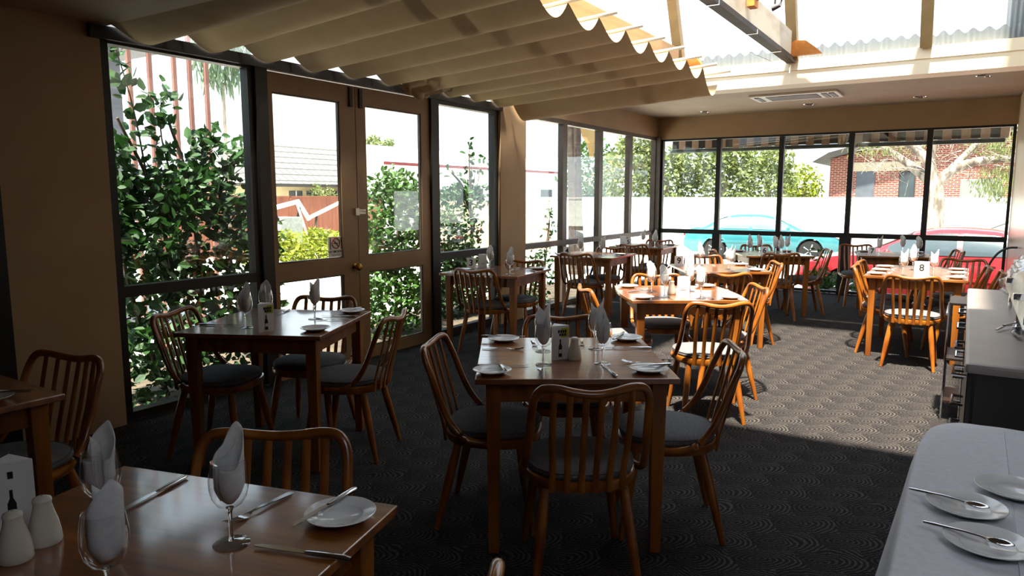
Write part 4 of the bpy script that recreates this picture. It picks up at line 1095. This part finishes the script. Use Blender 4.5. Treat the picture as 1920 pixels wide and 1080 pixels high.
tree('dense grey green tree beyond the wall at the far left corner', (-11.6, 31, GZ), 2.6, [((0, 0, 2.6), (1.5, 1.2, 1.7), 1500), ((0.9, 0, 3.4), (1.2, 1.0, 1.0), 700), ((-1.2, 0, 3.3), (1.2, 1, 1.2), 700)], 0.22, LEAFO, group=TG)
tree('dense grey green tree beyond the wall behind the teal car boot', (-9.2, 31.5, GZ), 2.8, [((0, 0, 2.5), (1.4, 1.2, 1.6), 1500), ((0.4, 0, 3.5), (1.2, 1, 0.9), 700)], 0.22, LEAFO, group=TG)
tree('olive tree beyond the wall above the teal car roof', (-7.2, 31, GZ), 2.6, [((0, 0, 2.4), (1.2, 1.2, 1.4), 1300), ((0.2, 0, 3.4), (0.9, 1, 0.8), 500)], 0.2, LEAFO, group=TG)
tree('bright yellow green tree beside the brick house', (-7.0, 37.5, GZ), 2.4, [((0, 0, 2.3), (0.9, 1.0, 1.2), 900), ((-0.6, 0, 1.8), (0.6, 0.8, 0.7), 300)], 0.2, LEAFY, group=TG)
tree('leafy tree seen through the third left bay', (-16.6, 33.2, GZ), 2.8, [((0, 0, 2.9), (1.7, 1.7, 2.0), 1700), ((0.4, 0.5, 1.8), (1.2, 1.2, 1.0), 700)], 0.22, LEAFM, group=TG)
tree('leafy tree seen through the corner left bay', (-13.2, 30.5, GZ), 2.8, [((0, 0, 2.7), (1.4, 1.6, 2.0), 1500), ((0.2, 0.5, 4.2), (1.0, 1.0, 1.0), 500)], 0.22, LEAFO, group=TG)
tree('pale tree behind the tiled roof', (-42, 44.5, GZ), 4, [((0, 0, 5.6), (1.8, 1.8, 1.4), 900)], 0.35, LEAFO, group=None)
tree('weeping tree behind the posts in the big left window', (-13, 9.3, GZ), 4.2, [((0, 0, 4.9), (0.55, 0.6, 0.8), 700)], 0.3, LEAFP, hang=True, lw=0.16, tr=0.05)
tree('weeping fronds hanging high outside the right door', (-9.2, 11.2, GZ), 5.0, [((0, 0, 4.6), (0.3, 0.35, 0.7), 260)], 0.3, LEAFP, hang=True, lw=0.14, tr=0.06)
# white barked tree in the car park
tb = empty('gum_tree', (-0.8, 23, GZ), 0, 'pale barked tree forking behind the red car', 'tree')
MB().tube(crom([(0, 0, 0), (-0.02, 0, 1.0), (-0.02, 0, 1.8), (-0.1, 0, 2.35)], 5), [0.30, 0.28, .27, .26, .25, .24, .23, .225, .22, .21, .21, .21, .21, .22, .22, .22], 12).build('trunk', BARK, tb, 60)
br = MB()
for pts, r0, r1 in (([(-0.05, 0, 2.2), (-0.5, 0.2, 2.6), (-1.0, 0.3, 3.0), (-1.8, 0.3, 3.6)], 0.16, 0.07), ([(-0.1, 0, 2.3), (-0.3, -0.1, 2.9), (-0.9, -0.2, 3.5), (-1.2, -0.2, 3.9)], 0.16, 0.09),
                    ([(-0.05, 0, 2.2), (0.3, 0, 2.6), (0.9, 0.1, 2.85), (1.7, 0.2, 2.9), (2.6, 0.2, 3.1)], 0.17, 0.06), ([(0.1, 0, 2.4), (0.5, 0.2, 2.9), (0.9, 0.3, 3.4), (1.2, 0.3, 3.9)], 0.12, 0.06), ([(-0.1, 0, 2.3), (-0.2, 0, 3.0), (-0.1, 0, 3.8)], 0.13, 0.07)):
    cp = crom(pts, 6); br.tube(cp, [r0 + (r1 - r0) * i / (len(cp) - 1) for i in range(len(cp))], 10)
br.build('branches', BARK, tb, 60)
tw = MB(); lf = MB()
for _ in range(230):
    a = Vector((rng.uniform(-1.9, 2.6), rng.uniform(-.3, .5), rng.uniform(2.5, 3.7)))
    if abs(a.x) < 0.35 and a.z < 2.9: continue
    d = Vector((rng.gauss(0, 0.3), rng.gauss(0, 0.2), rng.gauss(-0.12, 0.22)))
    tw.tube([a, a + d * 0.5 + Vector((0, 0, 0.04)), a + d], [0.012, 0.008, 0.004], 4)
tw.build('twigs', BARK, tb, 0)
leaves(lf, blob((1.5, 0, 2.3), (0.8, 0.4, 0.55), 1100, 0.1) + blob((1.6, 0.2, 3.3), (1.2, 0.5, 0.5), 900, 0.1) + blob((-1.4, 0.1, 3.3), (1.2, 0.5, 0.3), 350, 0.1) + blob((2.1, 0, 2.2), (0.5, 0.4, 0.6), 300, 0.1), 0.11, hang=True, lw=0.22)
lf.build('leaves', LEAFO, tb, 0)
# palm trunk
pt = empty('palm_trunk', (-8, 15.3, GZ), 0, 'dark palm trunk outside the second left bay', 'tree')
MB().tube([(0, 0.1, 0), (0, 0.0, 1.5), (0, -0.1, 3.0), (0, -0.1, 5.0)], [0.21, 0.17, 0.16, 0.17], 14).build('trunk', PBARK, pt, 60)
f = MB(); leaves(f, blob((0, -0.1, 5.3), (1.0, 1.0, 0.7), 240, 0.2), 0.8, hang=True, lw=0.08); f.build('fronds', LEAFO, pt, 0)

# ------------------------------------------------------------------ buildings and fences
MAROON = pmat('maroon gutter paint', rgb(130, 40, 44), rgb(116, 34, 38), 0.5, scale=(3, 3, 3))
HWALL = pmat('cream house render', rgb(222, 204, 160), rgb(210, 192, 148), 0.8, scale=(3, 3, 3))
GLASSD = pmat('dark house window glass', rgb(70, 78, 82), rgb(58, 64, 68), 0.15, scale=(2, 2, 2))
EAVE = pmat('dark grey fascia', rgb(56, 51, 48), rgb(46, 42, 40), 0.6, scale=(3, 3, 3))
BEIGE = pmat('beige render band', rgb(206, 190, 160), rgb(196, 180, 150), 0.8, scale=(3, 3, 3))
BROWNF = pmat('red brown timber fence', rgb(140, 84, 62), rgb(116, 66, 48), 0.8, scale=(2, 9, 1))
TANF = pmat('tan ribbed steel fence', rgb(206, 186, 152), rgb(196, 176, 142), 0.6, scale=(2, 2, 2))
bh = empty('brick_house', (-2.0, 34, GZ), 0, 'red brick house with a dark door beyond the white wall', 'house')
wl = MB().box(-3.2, 6, -0.5, 5, 0, 3.5); wl.prism([(-3.2, 3.5), (6, 3.5), (1.5, 4.6)], -0.5, 5, 'y')
wl.build('wall', BRICK, bh, 0)
rf = MB().prism([(-3.85, 3.36), (-3.2, 3.75), (1.5, 4.95), (6.5, 3.62), (6.5, 3.42), (1.5, 4.75), (-3.2, 3.5)], -1.1, 5.4, 'y')
rf.build('roof', EAVE, bh, 0)
MB().box(-2.5, 0.2, -0.53, -0.49, 2.95, 3.32).build('lintel_band', BEIGE, bh, 0)
dw = MB().box(-2.15, -1.45, -0.54, -0.49, 0.2, 2.94).build('door', pmat('grey blue door', rgb(96, 100, 108), rgb(86, 90, 98), 0.5, scale=(3, 3, 3)), bh, 0)
w_ = MB().box(-0.55, 0.05, -0.54, -0.49, 1.7, 2.94).build('window', EAVE, bh, 0)
MB().box(-0.5, 0.0, -0.55, -0.535, 1.75, 2.89).build('pane', GLASSD, w_, 0)
MB().box(1.6, 3.0, -0.54, -0.49, 1.4, 2.6).build('window', GREYINK, bh, 0)
# tiled house across the yard
hh = empty('tiled_house', (-34, 28, GZ), 0, 'cream house with a big grey tiled roof across the yard', 'house')
MB().box(-4, 3.5, -5, 9, 0, 2.7).build('wall', HWALL, hh, 0)
m = MB(); m.v = [(4.3, -6, 2.55), (4.3, 10, 2.55), (0, 7, 4.9), (0, -2.2, 4.9), (-5, -6, 2.55), (-5, 10, 2.55), (4.3, -6, 2.42), (4.3, 10, 2.42), (-5, 10, 2.42), (-5, -6, 2.42)]
for q in ((0, 1, 2, 3), (1, 5, 2), (0, 3, 4), (5, 4, 3, 2), (6, 7, 1, 0), (7, 8, 5, 1), (8, 9, 4, 5), (9, 6, 0, 4), (6, 9, 8, 7)): m.face(q)
m.build('roof', TILES, hh, 0)
MB().box(4.28, 4.4, -6, 10, 2.4, 2.56).build('gutter', EAVE, hh, 0)
for y in (-2.4, -1.2, 0.6, 2.0):
    w_ = MB().box(3.45, 3.53, y, y + 0.9, 1.0, 2.2).build('window', GLASSD, hh, 0)
    MB().box(3.5, 3.56, y + 0.42, y + 0.48, 1.0, 2.2).build('mullion', CARD, w_, 0)
for i, (y, lb) in enumerate(((26.6, 'conifer standing left before the tiled house'), (27.4, 'conifer standing right before the tiled house'))):
    tree(lb, (-29.5, y, GZ), 1.4, [((0, 0, 1.5), (0.45, 0.45, 1.1), 500)], 0.16, LEAFO, tr=0.1, name='conifer')
lh = empty('long_house', (-26.5, 40.2, GZ), 0, 'long pale building with a maroon gutter line', 'house')
MB().box(-2.7, 0, -11.7, 22, 0, 3.6).build('wall', RENDER, lh, 0)
MB().box(-2.9, 0.35, -11.9, 22.3, 3.6, 3.72).build('soffit', RENDER, lh, 0)
MB().box(0.3, 0.42, -11.9, 22.3, 3.58, 3.74).build('gutter', MAROON, lh, 0)
m = MB().prism([(0.4, 3.72), (-2.95, 3.72), (-1.3, 4.7)], -11.9, 22.3, 'y')
m.build('roof', pmat('white steel roof', rgb(226, 226, 226), rgb(214, 214, 214), 0.5, scale=(2, 2, 2)), lh, 0)
for y in (-4, 0, 5, 9, 14): MB().box(0, 0.04, y, y + 1.6, 1.2, 2.4).build('window', GLASSD, lh, 0)
def fence(label, x, y0, y1, z1, mat, post, t=0.05):
    r = empty('fence', (x, y0, GZ), 0, label, 'fence')
    L_ = y1 - y0
    m = MB()
    n = int(L_ / 0.2)
    for i in range(n):
        a = i * L_ / n; b_ = (i + 1) * L_ / n
        m.box(-t / 2 - (0.012 if i % 2 else 0), t / 2, a, b_, 0, z1 - GZ - 0.04)
    m.build('panel', mat, r, 0)
    MB().box(-t, t, 0, L_, z1 - GZ - 0.05, z1 - GZ).build('rail', post, r, 0)
    for i in range(int(L_ / 2.4) + 1): MB().box(-t, t, i * 2.4 - 0.03, i * 2.4 + 0.03, 0, z1 - GZ - 0.02).build('post', post, r, 0)
fence('red brown timber fence in front of the tiled house', -20, 12, 21.5, 1.47, BROWNF, BROWNF)
fence('tan ribbed steel fence beyond the sidelight', -13, 15.5, 22.8, 1.32, TANF, TANF)
shrub('dark hedge above the tan ribbed steel fence', [((-13.9, 16.6, 1.35), (0.5, 1.0, 0.5), 700), ((-13.9, 18.2, 1.35), (0.5, 1.0, 0.45), 700)], 0.13, LEAFD, name='hedge', cat='hedge', base=(-13.9, 17.4, GZ), stems=[[(-13.9, 16.6, GZ), (-13.9, 16.6, 0.4), (-13.9, 16.6, 1.2)], [(-13.9, 18.2, GZ), (-13.9, 18.2, 0.4), (-13.9, 18.2, 1.2)]])
# white frame in the yard
wf = empty('yard_frame', (-17, 14.9, GZ), 0, 'white overexposed angular frame before the brown fence', 'frame')
WP = pmat('white painted steel', rgb(240, 240, 240), rgb(230, 230, 230), 0.5, scale=(3, 3, 3))
MB().tube([(0, -1.3, 1.55), (0, -0.3, 1.75), (0, 0.1, 1.2)], 0.07, 8).tube([(0, 0.1, 1.25), (0, 1.5, 1.75)], 0.06, 8).build('beam', WP, wf, 30)
for a, b_ in (((0, -0.35, 1.7), (0.2, 0.1, 0)), ((0, -0.2, 1.7), (-0.3, -0.5, 0)), ((0, 0.4, 1.3), (0.2, 0.0, 0)), ((0, 1.4, 1.7), (0, 1.45, 0)), ((0, -1.25, 1.5), (0, -1.3, 0))): MB().tube([a, b_], 0.035, 8).build('leg', STEELD if a[1] in (-0.2, 0.4) else WP, wf)
MB().box(-0.4, 0.4, -1.3, -0.5, 0.4, 1.3).build('panel', pmat('pale woven panel', rgb(200, 200, 198), rgb(176, 176, 174), 0.8, scale=(14, 14, 14)), wf, 0)
# tall posts outside the big left window
POSTW = pmat('red brown post paint', rgb(150, 104, 92), rgb(134, 90, 80), 0.7, scale=(6, 6, 2))
for i, (y, lb) in enumerate(((4.56, 'leftmost tall reddish post'), (4.80, 'second tall reddish post from the left'), (5.10, 'third tall reddish post from the left'), (5.30, 'fourth tall reddish post from the left'), (5.52, 'rightmost tall reddish post'))):
    tag(MB().box(-8.02, -7.98, y - 0.022, y + 0.022, GZ, 3.9).build('garden_post', POSTW, None, 0), lb + ' above the shrub in the big window', 'post', 'tall garden posts')
GREYB = pmat('grey weatherboard', rgb(120, 122, 130), rgb(104, 106, 114), 0.7, scale=(1, 1, 14))
gb = empty('grey_shed', (-9.5, 3.9, GZ), 0, 'grey boarded building corner at the top of the big left window', 'building')
MB().box(-2.5, 0.5, -4, 1.12, 0, 4.2).build('wall', GREYB, gb, 0)
MB().box(-2.8, 0.8, -4.2, 1.7, 3.75, 3.9).build('roof', GREYB, gb, 0)
# beige gable board with dark scalloped edge hanging by the palm
gs = empty('gable_board', (-6.5, 12.9, 2.2), 0, 'beige hanging eave board with a dark scalloped edge beside the palm', 'board')
MB().prism([(-0.30, 0.75), (0.42, 0.62), (0.2, 0.02), (0.06, 0.30), (-0.15, 0.42)], -0.04, 0.04, 'x').build('board', pmat('ochre board', rgb(170, 140, 84), rgb(156, 126, 74), 0.7, scale=(4, 4, 4)), gs, 0)
q = MB()
for i in range(7): q.lathe([(0.0, -0.03), (0.035, -0.03), (0.035, 0.03), (0.0, 0.03)], 10, (0.045, 0.40 - i * 0.005, 0.62 - i * 0.06), 'x')
q.build('scalloped_edge', MAROON, gs, 0)
MB().tube([(0, -0.5, GZ - 2.2), (0, -0.5, 1.05)], 0.03, 8).tube([(0, -0.55, 1.0), (0, 0.45, 1.0)], 0.02, 6).tube([(0, -0.2, 1.0), (0, -0.2, 0.6)], 0.012, 6).tube([(0, 0.3, 1.0), (0, 0.3, 0.6)], 0.012, 6).build('hanger', PBARK, gs)
# striped awning outside the far windows
aw = empty('awning', (-2.05, 12.0, 0), 0, 'awning with a black and beige checked valance above the far windows', 'awning')
AWD = pmat('black awning canvas', rgb(46, 44, 44), rgb(38, 36, 36), 0.9, scale=(20, 20, 20)); AWL = pmat('beige awning canvas', rgb(170, 140, 116), rgb(158, 130, 106), 0.9, scale=(20, 20, 20))
a_ = MB(); a_.v = [(-2.5, -0.4, 2.75), (2.45, -0.4, 2.75), (2.45, 0.42, 2.42), (-2.5, 0.42, 2.42), (-2.5, -0.4, 2.76), (2.45, -0.4, 2.76), (2.45, 0.42, 2.43), (-2.5, 0.42, 2.43)]
for q in ((0, 3, 2, 1), (4, 5, 6, 7), (0, 1, 5, 4), (1, 2, 6, 5), (2, 3, 7, 6), (3, 0, 4, 7)): a_.face(q)
a_.build('canopy', AWD, aw, 0)
for i in range(42):
    x = -2.5 + i * 0.118
    MB().box(x, x + 0.118, 0.40, 0.412, 2.275 if i % 2 else 2.285, 2.42).build('valance_check', AWL if i % 2 else AWD, aw, 0)
MB().tube([(-2.55, 0.45, 2.25), (2.4, 0.45, 2.25)], 0.035, 10).build('front_bar', pmat('dark green bar', rgb(50, 60, 54), rgb(42, 50, 46), 0.5, scale=(4, 4, 4)), aw)

# ------------------------------------------------------------------ cars
def car(name, label, loc, rz, paint, L_=4.5, w=0.86, glass=(64, 74, 80)):
    r = empty(name, loc, rz, label, 'car')
    top = [(-2.27, 0.62), (-2.22, 0.80), (-2.12, 0.93), (-1.95, 0.965), (-1.68, 0.985), (-1.2, 1.24), (-0.85, 1.345), (-0.4, 1.375), (0.0, 1.365), (0.35, 1.30), (0.75, 1.10), (1.12, 0.93), (1.6, 0.86), (1.95, 0.78), (2.14, 0.66), (2.22, 0.52)]
    def pw(x, P):
        for (a, za), (b, zb) in zip(P, P[1:]):
            if x <= b: return za + (zb - za) * (x - a) / (b - a)
        return P[-1][1]
    zt = lambda x: sum(pw(x + d, top) for d in (-0.06, 0, 0.06)) / 3 if -2.2 < x < 2.15 else pw(x, top)
    belt = lambda x: 0.90 - 0.03 * x * 0.6
    WX = (1.34, -1.34)
    def zb(x):
        z = 0.22
        if x > 2.0: z += (x - 2.0) * 0.5
        if x < -2.0: z += (-2.0 - x) * 0.6
        for c in WX:
            d = abs(x - c)
            if d < 0.37: z = max(z, 0.30 + math.sqrt(0.37 ** 2 - d * d))
        return z
    def hw(x):
        k = 1.0
        if x > 1.2: k -= 0.20 * ((x - 1.2) / 1.05) ** 2.2
        if x < -1.4: k -= 0.13 * ((-1.4 - x) / 0.9) ** 2
        return w * k
    def ring(x):
        h = hw(x); t = zt(x); b = zb(x); be = min(belt(x), t - 0.02); cab = max(0.0, t - belt(x))
        yt = h * 0.90 - 0.52 * cab
        P = [(h * 0.90, b), (h * 0.985, max(b + 0.005, min(0.42, t - 0.06))), (h, max(b + 0.01, min(0.6, t - 0.05))), (h * 0.985, max(b + 0.015, min(0.74, t - 0.04))), (h * 0.93, max(b + 0.02, be))]
        for f in (0.25, 0.5, 0.75, 1.0): P.append((h * 0.93 + (yt - h * 0.93) * f ** 1.15, max(P[4][1], be) + (t - 0.035 - be) * f if cab > 0.03 else be + (t - 0.012 - be) * f))
        P.append((yt * 0.85, t - 0.012)); P.append((yt * 0.5, t)); P.append((0, t + 0.008))
        return P
    xs = sorted(set([-2.27 + 4.49 * i / 84 for i in range(85)] + [c + 0.37 * math.cos(a * math.pi / 10) for c in WX for a in range(11)]))
    m = MB(); rows = []
    for x in xs:
        P = ring(x); Q = [(y, z) for y, z in P] + [(-y, z) for y, z in P[-2::-1]]
        b = len(m.v); m.v += [(x, y, z) for y, z in Q]; rows.append((b, len(Q)))
    for (b0, n), (b1, _) in zip(rows, rows[1:]):
        for j in range(n - 1): m.face((b0 + j, b0 + j + 1, b1 + j + 1, b1 + j))
    m.face([rows[0][0] + j for j in range(rows[0][1])]); m.face([rows[-1][0] + j for j in range(rows[-1][1])][::-1])
    m.build('body', paint, r, 40)
    MB().box(-1.9, 1.9, -w * 0.82, w * 0.82, 0.24, 0.55).build('underbody', BLACK, r, 0)
    GL_ = pmat(name + ' window glass', rgb(*glass), rgb(*[c * 0.9 for c in glass]), 0.06, scale=(2, 2, 2), coat=0.5)
    def sidewin(x0, x1, nm):
        for s in (-1, 1):
            def fn(u, v):
                x = x0 + (x1 - x0) * u
                P = ring(x); a, b = Vector(P[4]), Vector(P[8])
                f = 0.06 + 0.82 * v
                return (x, s * (a.x + (b.x - a.x) * f ** 1.15 + 0.009), a.y + (b.y - a.y) * f + 0.004)
            MB().grid(fn, 14, 5).build(nm, GL_, r, 40)
    sidewin(-0.28, 0.72, 'front_window'); sidewin(-1.12, -0.36, 'rear_window'); sidewin(-1.40, -1.17, 'quarter_window')
    def screen(x0, x1, nm):
        def fn(u, v):
            x = x0 + (x1 - x0) * u; P = ring(x); y = (v * 2 - 1) * (P[8][0] * 0.9)
            k = abs(y) / max(P[8][0], 0.01)
            return (x, y, zt(x) + 0.014 - 0.03 * k ** 3)
        MB().grid(fn, 8, 12).build(nm, GL_, r, 40)
    screen(0.38, 1.05, 'windscreen'); screen(-1.6, -1.0, 'rear_screen')
    for s in (-1, 1):
        MB().grid(lambda u, v: (1.98 + 0.19 * u, s * (hw(1.98 + 0.19 * u) * (0.98 - 0.42 * v) + 0.01), (0.60 + 0.12 * (1 - v * 0.3)) - 0.06 * u), 4, 4).build('headlight', CARD, r, 60)
        MB().box(-2.285, -2.2, s * 0.55 - 0.16, s * 0.55 + 0.16, 0.70, 0.82).build('tail_light', MAROON, r, 0, 0.01)
        MB().lathe([(0.0, -0.06), (0.05, -0.05), (0.06, 0.02), (0.0, 0.06)], 12, (0.72, s * (w + 0.07), 0.95), 'y').build('mirror', paint, r)
        for x in (0.1, -0.75): MB().cbox((x, s * (hw(x) * 0.97 + 0.012), 0.80), (0.16, 0.02, 0.03)).build('door_handle', paint, r, 0, 0.005)
        MB().cbox((-0.2, s * (w + 0.002), 0.55), (2.0, 0.012, 0.05)).build('rub_strip', paint, r, 0, 0.004)
    for c in WX:
        for s in (-1, 1):
            y = s * (w - 0.13)
            wh = MB().lathe([(0.215, -0.10), (0.29, -0.10), (0.315, -0.07), (0.315, 0.07), (0.29, 0.10), (0.215, 0.10)], 32, (c, y, 0.315), 'y').build('tyre', BLACK, r, 40)
            rm = MB().lathe([(0.0, 0.02 * s), (0.15, 0.03 * s), (0.19, 0.075 * s), (0.225, 0.098 * s), (0.225, -0.05 * s)], 28, (c, y, 0.315), 'y')
            for k in range(5):
                a = 2 * math.pi * k / 5
                rm.tube([(c + 0.04 * math.cos(a), y + 0.07 * s, 0.315 + 0.04 * math.sin(a)), (c + 0.21 * math.cos(a), y + 0.085 * s, 0.315 + 0.21 * math.sin(a))], [0.035, 0.025], 6, sy=1.0)
            rm.build('rim', ALLOY, wh, 40)
    return r
ALLOY = pmat('alloy wheel', rgb(200, 202, 206), rgb(186, 188, 192), 0.25, 0.8, scale=(8, 8, 8))
TEAL = pmat('teal car paint', rgb(56, 126, 134), rgb(50, 118, 126), 0.2, 0.2, scale=(2, 2, 2), coat=0.8)
RED = pmat('red car paint', rgb(166, 40, 48), rgb(156, 36, 43), 0.2, 0.1, scale=(2, 2, 2), coat=0.8)
WHC = pmat('white car paint', rgb(236, 236, 238), rgb(228, 228, 230), 0.2, 0.0, scale=(2, 2, 2), coat=0.8)
GRC = pmat('grey car paint', rgb(120, 120, 124), rgb(110, 110, 114), 0.25, 0.2, scale=(2, 2, 2), coat=0.8)
car('sedan_car', 'teal four door sedan parked before the white wall', (-5.35, 22.6, GZ), 13, TEAL, glass=(96, 122, 132))
car('sedan_car', 'red car parked just outside the far windows', (-0.42, 14.45, GZ), 180, RED)
car('hatchback_car', 'white car half hidden behind the red one', (2.4, 17.6, GZ), 176, WHC)
car('distant_car', 'grey car far off in the third left bay', (-18.5, 36.5, GZ), 60, GRC)
car('distant_car', 'dark red car behind the palm trunk', (-16.3, 29.4, GZ), 75, RED)
tag(MB().tube([(0.1, 16.6, 0.72), (0.75, 16.6, 1.02)], 0.025, 6).build('wiper_blade', GREYINK), 'grey strut rising behind the red car roof', 'strut')
